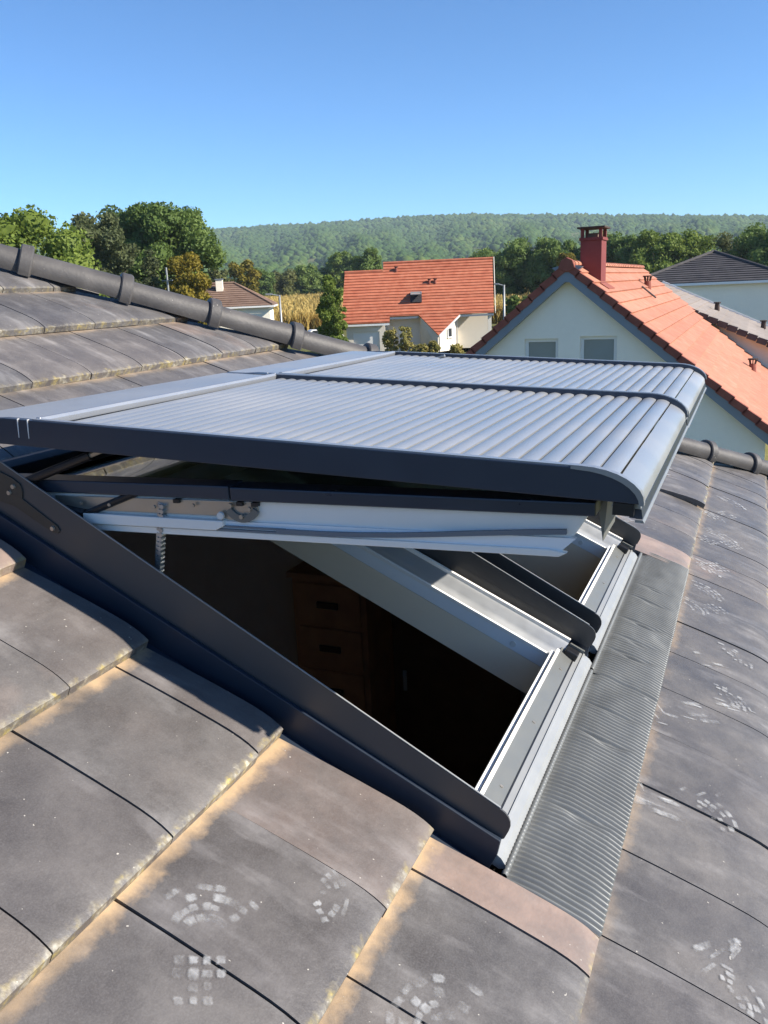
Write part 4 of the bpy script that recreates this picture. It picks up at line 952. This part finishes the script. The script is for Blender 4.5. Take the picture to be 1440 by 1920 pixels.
def roof_window(va, vb, label, near):
    wid = vb - va
    root = empty('roof_window', MR @ Matrix.Translation((UT, va, 0))); tag(root, label, 'roof window', 'pair of roof windows with shutters')
    X = lambda u: u - UT            # local x from roof u
    Lx = UB - UT
    def ob(name, mb, mat, par=root, bevel=0, **k): return mb.build(name, M[mat], par, bevel, **k)
    # ---------- frame: inner boards
    fr = MB()
    fr.box(0.03, X(.012), 0.077, 0.087, -.034, .008)
    fr.box(0.03, X(.012), wid - .087, wid - .077, -.034, .008)
    fr.box(X(.012), X(.024), 0.077, wid - .077, -.034, .028)
    fr.box(0.02, 0.03, 0.077, wid - .077, -.034, .010)
    frame = ob('frame', fr, 'frame_blue', bevel=.002)
    for x in (0.12, X(-.09)):
        for y, s in ((.0872, 1), (wid - .0872, -1)):
            m = MB(); m.tube((x, y, -.014), (x, y + s*.002, -.014), .009, .009, 12); ob('screw_cap', m, 'white_pl', frame)
    # side aluminium profiles (raised cover, gasket ridges)
    for s, y0 in ((1, 0.0), (-1, wid)):
        f = lambda d: y0 + s*d
        def strip(name, pts, mat, x0=0.03, x1=X(.045), par=frame):
            m = MB(); P = [[(x, f(d), n) for d, n in pts] for x in np.linspace(x0, x1, 12)]; m.grid(P)
            Q = [[(x, f(d), n - .004) for d, n in pts] for x in np.linspace(x0, x1, 12)]; m.grid([r[::-1] for r in Q])
            for row, ro in ((P[0], Q[0]), (P[-1], Q[-1])):
                for j in range(len(row)-1): m.poly([row[j], row[j+1], ro[j+1], ro[j]])
            me = m.mesh(name); autosmooth(me, .5); return link(name, me, M[mat], par)
        strip('side_profile', [(.0765, .0085), (.0755, .0125), (.062, .018), (.052, .0265), (.040, .043), (.030, .050)], 'silver')
        strip('gasket_ridge', [(.0295, .050), (.0290, .060), (.0225, .062), (.0195, .058), (.0190, .046)], 'white')
        strip('inner_gasket', [(.0875, .0085), (.0870, .0150), (.0800, .0160), (.0775, .0105)], 'white')
        strip('outer_channel', [(.0185, .048), (.0120, .046), (.006, .050)], 'greycover')
        m = MB(); m.box(X(.046), X(.085), min(f(.012), f(.07)), max(f(.012), f(.07)), .005, .048); ob('corner_block', m, 'black', frame, .004)
        m = MB(); m.box(X(.05), X(.095), min(f(.032), f(.040)), max(f(.032), f(.040)), .0485, .056); ob('corner_clip', m, 'greycover', frame)
        # upright cover blade, deeper towards the hinge, with a rounded lower corner
        xe = X(.104); top = lambda x: .172 - (.172 - .119)*(x - X(-1.12))/(X(.06) - X(-1.12))
        pr = [(0.0, .052), (xe - .008, .054), (xe, .064)]
        for t in np.linspace(0, math.pi/2, 6): pr.append((xe - .032 + .032*math.cos(t), top(xe) - .032 + .032*math.sin(t)))
        pr += [(0.08, top(.08)), (0.0, top(0.0))]
        m = MB(); m.prism(pr, min(f(-.002), f(.002)), max(f(-.002), f(.002))); bl = ob('cover_blade', m, 'anthracite')
        m = MB(); m.prism([(.02, top(.02) + .0001), (xe - .034, top(xe - .034) + .0001), (xe - .034, top(xe - .034) + .0016), (.02, top(.02) + .0016)], min(f(-.0018), f(.0018)), max(f(-.0018), f(.0018))); ob('sunlit_blade_edge', m, 'nose', bl)  # sunlight along the blade top, painted as a thin light grey strip
        m = MB(); m.prism([(-.02, -.02), (xe + .004, -.02), (xe + .004, .030), (xe - .004, .063), (-.02, .063)], min(f(-.014), f(-.003)), max(f(-.014), f(-.003))); ob('side_flashing', m, 'anthracite2', bevel=.002)
        m = MB(); m.box(-.08, xe + .01, min(f(-.045), f(-.0145)), max(f(-.045), f(-.0145)), -.022, -.006); ob('gutter_channel', m, 'anthracite2')
        # hinge plate screwed to the blade
        up = s == 1
        hp = [(X(u), n) for u, n in [(-1.30, .150), (-1.19, .161), (-1.165, .158), (-1.155, .146), (-1.150, .128), (-1.043, .117), (-1.033, .110), (-1.036, .102), (-1.047, .097), (-1.065, .097), (-1.168, .100), (-1.214, .088), (-1.30, .085)]]
        m = MB(); m.prism(hp, min(f(-.0055), f(-.0021)), max(f(-.0055), f(-.0021))); hpo = ob('hinge_plate', m, 'hinge', bevel=.0008)
        for u, n in ((-1.180, .144), (-1.187, .124), (-1.052, .106)):
            m = MB(); m.tube((X(u), f(-.0056), n), (X(u), f(-.0095), n), .006, .005, 12); ob('screw', m, 'steel', hpo)
    # ---------- bottom rail
    y0, y1 = .012, wid - .012
    def brow(name, pts, mat, ya=y0, yb=y1):
        m = MB(); m.prism([(X(u), n) for u, n in pts], ya, yb); return ob(name, m, mat, frame)
    brow('sill_lip', [(.0245, .008), (.0335, .008), (.0335, .040), (.0245, .040)], 'white', .075, wid - .075)
    brow('sill_plate', [(.0340, .005), (.078, .002), (.078, .026), (.0340, .036)], 'greycover')
    brow('sill_nose', [(.0785, .0), (.125, -.002), (.133, .006), (.131, .014), (.118, .022), (.098, .0265), (.0785, .026)], 'nose', -.004, wid + .004)
    brow('sill_seam', [(.0765, .0255), (.0800, .0255), (.0800, .0278), (.0765, .0282)], 'black')
    brow('sill_bead', [(.096, .0255), (.101, .0240), (.101, .0290), (.096, .0300)], 'nose', -.002, wid + .002)
    for y in (.18, wid/2, wid - .16):
        m = MB(); m.tube((X(.058), y, .029), (X(.058), y, .0325), .0045, .004, 10); ob('screw', m, 'steel', frame)
    # reveal linings inside
    m = MB(); m.box(.04, X(.0119), .078, .0866, -.135, -.0345); ob('lining', m, 'lining')
    m = MB(); m.box(.04, X(.0119), wid - .0866, wid - .078, -.135 if near else -.50, -.0345); ob('lining', m, 'lining')
    m = MB(); m.box(.03, .0395, .090, wid - .090, -.135, -.0345); ob('lining', m, 'lining')
    m = MB(); m.box(X(.0121), X(.024), .078, wid - .078, -.135, -.0345); ob('lining', m, 'lining')
    # ---------- pleated apron
    ya, yb = (-.041, wid - .028) if near else (-.138, wid + .10)
    ns = int((yb - ya)/.0017); us = np.concatenate([np.linspace(.140, .155, 4), np.linspace(.165, .322, 14), [.328, .333, .3345]])
    P = []
    for j in range(ns + 1):
        y = ya + (yb - ya)*j/ns; row = []
        for u in us:
            amp = .0095*min(1, max(0, (u - .142)/.02)); wob = .0028*noise.noise(Vector((u*6, (y + va)*3.5, 1)))
            dent = -.012*max(0, noise.noise(Vector((u*8 + 3, (y + va)*6, 9))) - .22) + .006*max(0, noise.noise(Vector((u*10 + 3, (y + va)*9, 4))) - .3)
            for vc, dep in ((1.60, .007), (1.93, .010), (2.08, .006), (2.44, .009), (2.55, .007), (2.70, .010), (2.92, .008), (3.05, .005)):
                q_ = (y + va - vc - .35*(u - .2) + .02*math.sin(u*30))/.011; dent -= dep*math.exp(-q_*q_)*max(0, 1 - abs(u - .225)/.09)
            ph = (y + va)/.0152*2*math.pi + 1.6*noise.noise(Vector((u*7, (y + va)*4, 2)))
            base = np.interp(u, [.14, .20, .30, .325, .3345], [.012, .024, .032, .031, .030]) + (0 if near else .004)
            drop = 0 if u < .3335 else -.012
            row.append((X(u), y, base - .006 + amp*(.5 + .5*math.sin(ph))**.8 + wob + dent + drop))
        P.append(row)
    m = MB(); m.grid(P); ap = ob('apron', m, 'lead', smooth=True)
    # rolled, ribbed seam between sill and apron
    m = MB(); ysm = np.arange(ya + .01, yb - .01, .0035); Q = []
    for j, y in enumerate(ysm):
        r = .0062 + .0012*math.sin(y*2*math.pi/.0125)
        Q.append([(X(.137) + r*math.cos(t), y, .013 + r*math.sin(t)) for t in np.linspace(0, 2*math.pi, 9)])
    m.grid(Q); ob('rolled_seam', m, 'lead', ap, smooth=True)
    # flashing above the frame
    m = MB(); m.prism([(-.12, .0), (.02, .05), (.02, .10), (-.01, .10), (-.13, .012)], -.02, wid + .02); ob('top_flashing', m, 'anthracite2', bevel=.003)

    # ---------- sash, hinged at the top and open
    ang = R(27.1); ex, en = rot_frame(None, ang); ro = Vector((X(-1.262), 0, .102))      # top face line starts here
    def S(l, h, y): return tuple(ro + ex*l + en*h + Vector((0, y, 0)))
    SL = 1.362; ys0, ys1 = .040, wid - .040
    def sprism(name, pts, a, b, mat, par, bevel=0):
        m = MB(); m.prism_pts([S(l, h, a) for l, h in pts], (0, b - a, 0)); return ob(name, m, mat, par, bevel)
    sash = None
    for a, b in ((ys0, ys0 + .055), (ys1 - .055, ys1)):
        q = sprism('sash' if sash is None else 'sash_rail', [(.02, -.022), (SL - .01, -.022), (SL - .035, -.060), (SL - .05, -.066), (.06, -.072), (.02, -.06)], a, b, 'white', root if sash is None else sash, .003)
        if sash is None: sash = q
    sprism('sash_rail', [(SL - .075, -.024), (SL - .012, -.024), (SL - .04, -.066), (SL - .075, -.066)], ys0 + .056, ys1 - .056, 'white', sash, .003)
    sprism('sash_rail', [(.02, -.024), (.09, -.024), (.09, -.07), (.02, -.06)], ys0 + .056, ys1 - .056, 'white', sash, .003)
    for a, b in ((ys0 - .014, ys0 + .045), (ys1 - .045, ys1 + .014)):
        sprism('sash_cover', [(.0, -.018), (.64, -.018), (.64, .010), (.0, .010)], a, b, 'rail', sash, .003)
        sprism('sash_cover', [(.643, -.020), (SL + .004, -.020), (SL + .004, .004), (.643, .008)], a, b, 'rail', sash, .003)
    sprism('sash_cover', [(SL - .055, -.018), (SL + .002, -.018), (SL + .002, .006), (SL - .055, .006)], ys0 + .046, ys1 - .046, 'rail', sash, .003)
    # lower white lip and gasket lines on the sides
    for a, b in ((ys0 - .010, ys0 + .004), (ys1 - .004, ys1 + .010)):
        sprism('sash_lip', [(.15, -.102), (SL - .060, -.096), (SL - .045, -.088), (SL - .075, -.083), (.15, -.088)], a, b, 'white', sash, .002)
        sprism('sash_board', [(.10, -.094), (SL - .060, -.090), (SL - .030, -.062), (.10, -.068)], a + .004, b - .002, 'frame_blue', sash)
        for h in (-.0745, -.0815): sprism('gasket', [(.10, h - .0022), (SL - .60, h - .0022), (SL - .60, h + .0012), (.10, h + .0012)], a - .003, a + .002, 'rubber', sash)
        c0 = [(SL - .62, -.0785), (SL - .52, -.0785), (SL - .44, -.0765), (SL - .36, -.0725), (SL - .28, -.0665), (SL - .20, -.060), (SL - .12, -.054), (SL - .045, -.049)]
        m = MB(); m.prism_pts([S(l, h + .0045, a - .004) for l, h in c0] + [S(l, h - .0045, a - .004) for l, h in c0[::-1]], (0, .006, 0)); ob('gasket', m, 'rubber', sash)
    sprism('pane', [(.06, -.030), (SL - .06, -.030), (SL - .06, -.012), (.06, -.012)], ys0 + .056, ys1 - .056, 'glass', sash)
    # end bracket plate hanging at the lower corner
    sprism('corner_plate', [(SL - .004, -.02), (SL + .012, .01), (SL + .012, -.012), (SL + .004, -.085)], ys0 + .06, ys0 + .20, 'greycover', sash)
    # lock mechanism on the near rail: plate, quadrant, bolts
    a = ys0 - .006
    q = sprism('lock_plate', [(.17, -.027), (.60, -.023), (.70, -.022), (.70, -.040), (.68, -.060), (.63, -.062), (.60, -.055), (.17, -.058)], a, a + .004, 'steel', sash, .001)
    sprism('lock_cover', [(.20, -.085), (.60, -.083), (.62, -.074), (.62, -.0625), (.20, -.061)], a - .012, a + .003, 'white', sash, .002)
    m = MB(); Q = []
    for t in np.linspace(-2.5, -.5, 12): Q.append((t,))
    pts = [(.665 + .045*math.cos(t), -.020 + .045*math.sin(t)) for t in np.linspace(-2.6, -.5, 12)] + [(.665 + .030*math.cos(t), -.020 + .030*math.sin(t)) for t in np.linspace(-.5, -2.6, 12)]
    m.prism_pts([S(l, h, a - .006) for l, h in pts], (0, .005, 0)); ob('quadrant', m, 'greycover', sash)
    for l, h, r in ((.615, -.052, .0085), (.665, -.052, .005), (.685, -.035, .005), (.33, -.040, .004), (.45, -.040, .004), (.25, -.040, .004), (.55, -.033, .004), (.64, -.030, .006)):
        m = MB(); p0, p1 = S(l, h, a - .0065), S(l, h, a - .011); m.tube(p0, p1, r, r*.9, 12); ob('bolt', m, 'white_pl' if r > .008 else 'steel', sash)
    for l in (.50, .655, .69): sprism('latch', [(l, -.030), (l + .014, -.030), (l + .014, -.022), (l, -.022)], a - .008, a + .004, 'black', sash)
    # opening chain: alternating links from the sash to the frame
    p0 = Vector((X(-.832), .028, .285)); p1 = Vector((X(-.775), .035, .055)); nl = 22; d = (p1 - p0)/nl; dn = d.normalized(); sd = dn.cross(Vector((0, 1, 0))).normalized()
    m = MB()
    m.prism_pts([p0 - sd*.011 + Vector((0, .004, 0)), p0 + sd*.002 + Vector((0, .004, 0)), p1 + sd*.002 + Vector((0, .004, 0)), p1 - sd*.011 + Vector((0, .004, 0))], (0, .006, 0)); ch = ob('opening_chain', m, 'chain')
    for k in range(nl):
        c = p0 + d*(k + .5); m = MB(); m.tube(c + sd*.005 + Vector((0, -.004, 0)), c + sd*.005 + Vector((0, .010, 0)), .0052, .0052, 8)
        m.tube(c - sd*.004 + Vector((0, -.001, 0)), c - sd*.004 + Vector((0, .0035, 0)), .0032, .0032, 8); ob('chain_link', m, 'chain', ch)
    # struts that lift the shutter
    for y in (.012, wid - .012):
        m = MB(); A, B, C = Vector((X(-1.18), y, .145)), Vector((X(-1.02), y + (.004 if y < .4 else -.004), .305)), Vector((X(-.93), y + (.006 if y < .4 else -.006), .395))
        m.tube(A, B, .0105, .0105, 12); st = ob('strut', m, 'black', smooth=False); m = MB(); m.tube(B, C, .006, .006, 10); ob('strut_rod', m, 'steel', st)
        m = MB(); m.tube(A + Vector((0, -.012, 0)), A + Vector((0, .012, 0)), .007, .007, 12); ob('strut_pin', m, 'steel', st)
    m = MB(); m.tube((X(-1.01), .03, .155), (X(-.90), .034, .272), .008, .008, 10); ob('sash_strut', m, 'black')
    m = MB(); m.tube((X(-1.07), .03, .135), (X(-1.005), .03, .16), .013, .011, 10); ob('strut_foot', m, 'black')

    # ---------- roller shutter
    sang = R(23.3) if near else R(23.0); ex, en = rot_frame(None, sang)
    r0 = Vector((X(-1.213), 0, .301)) if near else Vector((X(-1.213), 0, .289)); tv = Vector((.0, 1, -.012)).normalized()
    ysa, ysb = -.022, wid + .078 if near else wid + .045
    ysa = -.022 if near else -.018
    def T(l, h, y): return tuple(r0 + ex*l + en*h + tv*y)
    def tpr(name, pts, a, b, mat, par, bevel=0, smooth=False):
        m = MB(); m.prism_pts([T(l, h, a) for l, h in pts], tv*(b - a)); o = ob(name, m, mat, par, bevel)
        if smooth: autosmooth(o.data, .5)
        return o
    NL = 1.318; RW = .030
    def nose(h0=0.0):
        return [(NL - .10 + .10*math.sin(t), h0 - .052 + .052*math.cos(t)) for t in np.linspace(0, math.pi/2, 9)]
    side = [(-.16, -.060), (-.02, -.058), (NL - .03, -.052), (NL, -.052)] + nose()[::-1] + [(-.02, .0), (-.16, -.012)]
    sh = tpr('roller_shutter', side, ysa, ysa + .019, 'rail', root, .002)
    tpr('side_rail', side, ysb - .019, ysb, 'rail', sh, .002)
    for a in (ysa + .003, ysb - .018):                         # light top flange of each side rail
        up = [(.06, .0), (NL - .10, .0)] + nose()[1:]
        tpr('rail_flange', [(l + .0004, h + .0022) for l, h in up] + [(l, h - .001) for l, h in up[::-1]], a, a + .015, 'railtop', sh)
    tpr('end_cap', [(NL - .115, .0032), (NL - .10, .0032)] + [(l + .003, h + .0032) for l, h in nose()[1:]] + [(NL + .003, -.054), (NL - .001, -.054)] + [(l - .004, h - .004) for l, h in nose()[::-1]] + [(NL - .115, -.003)], ysa - .0015, ysa + .014, 'railtop', sh)
    for l in (.02, .048): tpr('joint_line', [(l, .0008), (l + .0030, .0008), (l + .0012, -.040), (l, -.040)], ysa - .0008, ysa + .004, 'white', sh)
    tpr('rail_foot', [(NL - .045, -.073), (NL - .012, -.073), (NL - .012, -.053), (NL - .045, -.053)], ysa + .001, ysa + .016, 'black', sh)
    tpr('rail_foot', [(NL - .045, -.073), (NL - .012, -.073), (NL - .012, -.053), (NL - .045, -.053)], ysb - .016, ysb - .001, 'black', sh)
    # hood over the rolled-up end
    tpr('hood', [(-.16, -.055), (-.16, -.014), (-.135, -.004), (.052, -.002), (.060, -.006), (.060, -.020), (-.10, -.055)], ysa + .011, ysb - .011, 'slat', sh, .003)
    tpr('hood_back', [(-.20, -.075), (-.20, -.030), (-.165, -.012), (-.161, -.016), (-.161, -.075)], ysa + .001, ysb - .001, 'rail', sh, .003)
    tpr('hood_lip', [(.055, .0035), (.066, .0035), (.069, -.003), (.066, -.016), (.055, -.006)], ysa + .0195, ysb - .0195, 'railtop', sh, .001)
    # slats: slightly domed
    pitch = .0362; l0 = .070; NE = NL - .046; nsl = int((NE - l0)/pitch); pitch = (NE - l0)/nsl; SD = -.020
    def ph_(l): return SD if l < NL - .10 else SD - .052 + .052*math.sqrt(max(0, 1 - ((l - NL + .10)/.10)**2))
    sm = MB(); top = [(pitch*t, .0050*math.sin(math.pi*min(1, t/.95))**.75) for t in np.linspace(.03, .90, 10)]
    sm.prism_pts([(l, 0, h) for l, h in top] + [(pitch*.90, 0, -.007), (pitch*.03, 0, -.007)], (0, ysb - .0195 - ysa - .0195, 0)); sme = sm.mesh('slat'); autosmooth(sme, .6)
    rm = Matrix(((ex.x, tv.x, en.x, 0), (ex.y, tv.y, en.y, 0), (ex.z, tv.z, en.z, 0), (0, 0, 0, 1)))
    for k in range(nsl):
        o = link('slat', sme, M['slat'], sh); la = l0 + k*pitch; ha, hb = ph_(la), ph_(la + pitch); p = Vector(T(la, ha, ysa + .0195)); o.matrix_local = Matrix.Translation(p) @ rm @ Matrix.Rotation(-math.atan2(hb - ha, pitch), 4, 'Y')
    eb_ = [(l, ph_(l) + .005) for l in np.linspace(NE + .002, NL - .006, 14)]
    tpr('end_bar', eb_ + [(NL - .003, -.064), (NL - .05, -.064), (NE + .002, -.045)], ysa + .0195, ysb - .0195, 'slat', sh, smooth=True)
    tpr('end_strip', [(NL - .02, -.0645), (NL - .002, -.0645), (NL + .001, -.080), (NL - .02, -.080)], ysa + .0195, ysb - .0195, 'rail', sh)
    tpr('end_lip', [(NL - .01, -.0805), (NL + .002, -.0805), (NL + .005, -.085), (NL - .01, -.085)], ysa + .012, ysb - .012, 'railtop', sh)
    tpr('underside', [(0.0, -.030), (NL - .06, -.030), (NL - .06, -.024), (0.0, -.024)], ysa + .011, ysb - .011, 'anthracite', sh)
    return root
roof_window(W1a, W1b, 'nearer open roof window with raised grey roller shutter and hinge strut in view', True)
roof_window(W2a, W2b, 'farther open roof window with raised grey roller shutter beside the red roofed house', False)

# ================================================================== ROOM CONTENTS
def chest():
    x0, x1, yb = -2.49, -2.00, RY1 - .002; root = empty('chest_of_drawers', loc=((x0+x1)/2, yb - .2, RZ0)); tag(root, 'tall brown wooden chest of drawers in the dark room below the window', 'chest')
    w = x1 - x0; m = MB(); m.box(-w/2, w/2, -.20, .195, 0, 1.50); m.build('carcass', M['wood'], root, .006)
    m = MB(); m.box(-w/2 - .02, w/2 + .02, -.23, .198, 1.501, 1.535); m.build('top_board', M['wood'], root, .006)
    for k in range(5):
        z = .10 + k*.28; m = MB(); m.box(-w/2 + .035, w/2 - .035, -.218, -.2005, z, z + .25); d = m.build('drawer', M['wood'], root, .006)
        m = MB(); m.box(-.07, .07, -.232, -.2185, z + .105, z + .145); m.build('handle', M['black'], d, .004)
chest()
def door():
    root = empty('room_door', loc=(-1.60, RY1, RZ0)); tag(root, 'dark brown door beside the chest of drawers in the room', 'door')
    m = MB(); m.box(-.40, .42, -.04, -.002, 0, 1.35); m.build('leaf', M['wood2'], root, .004)
    m = MB(); m.box(-.46, -.402, -.05, -.002, 0, 1.40); m.build('jamb', M['wood2'], root)
    m = MB(); m.box(-.335, -.31, -.052, -.0405, .66, .80); m.build('switch_plate', M['white_pl'], root, .003)
door()

# ================================================================== HAZE
def haze():
    m = MB(); m.box(-9500, 9500, -9500, 9500, -1.5, 210); o = m.build('haze', None)
    mt = bpy.data.materials.new('haze'); mt.use_nodes = True; nt = mt.node_tree; nt.nodes.remove(nt.nodes['Principled BSDF'])
    v = nt.nodes.new('ShaderNodeVolumePrincipled'); v.inputs['Color'].default_value = (0.70, 0.86, 1.0, 1); v.inputs['Density'].default_value = 0.00014; v.inputs['Anisotropy'].default_value = 0.0
    nt.links.new(v.outputs[0], nt.nodes['Material Output'].inputs['Volume']); o.data.materials.append(mt)
    tag(o, 'thin blue air haze over the valley', 'haze', None, 'stuff')
haze()
print('tiles', tcount)
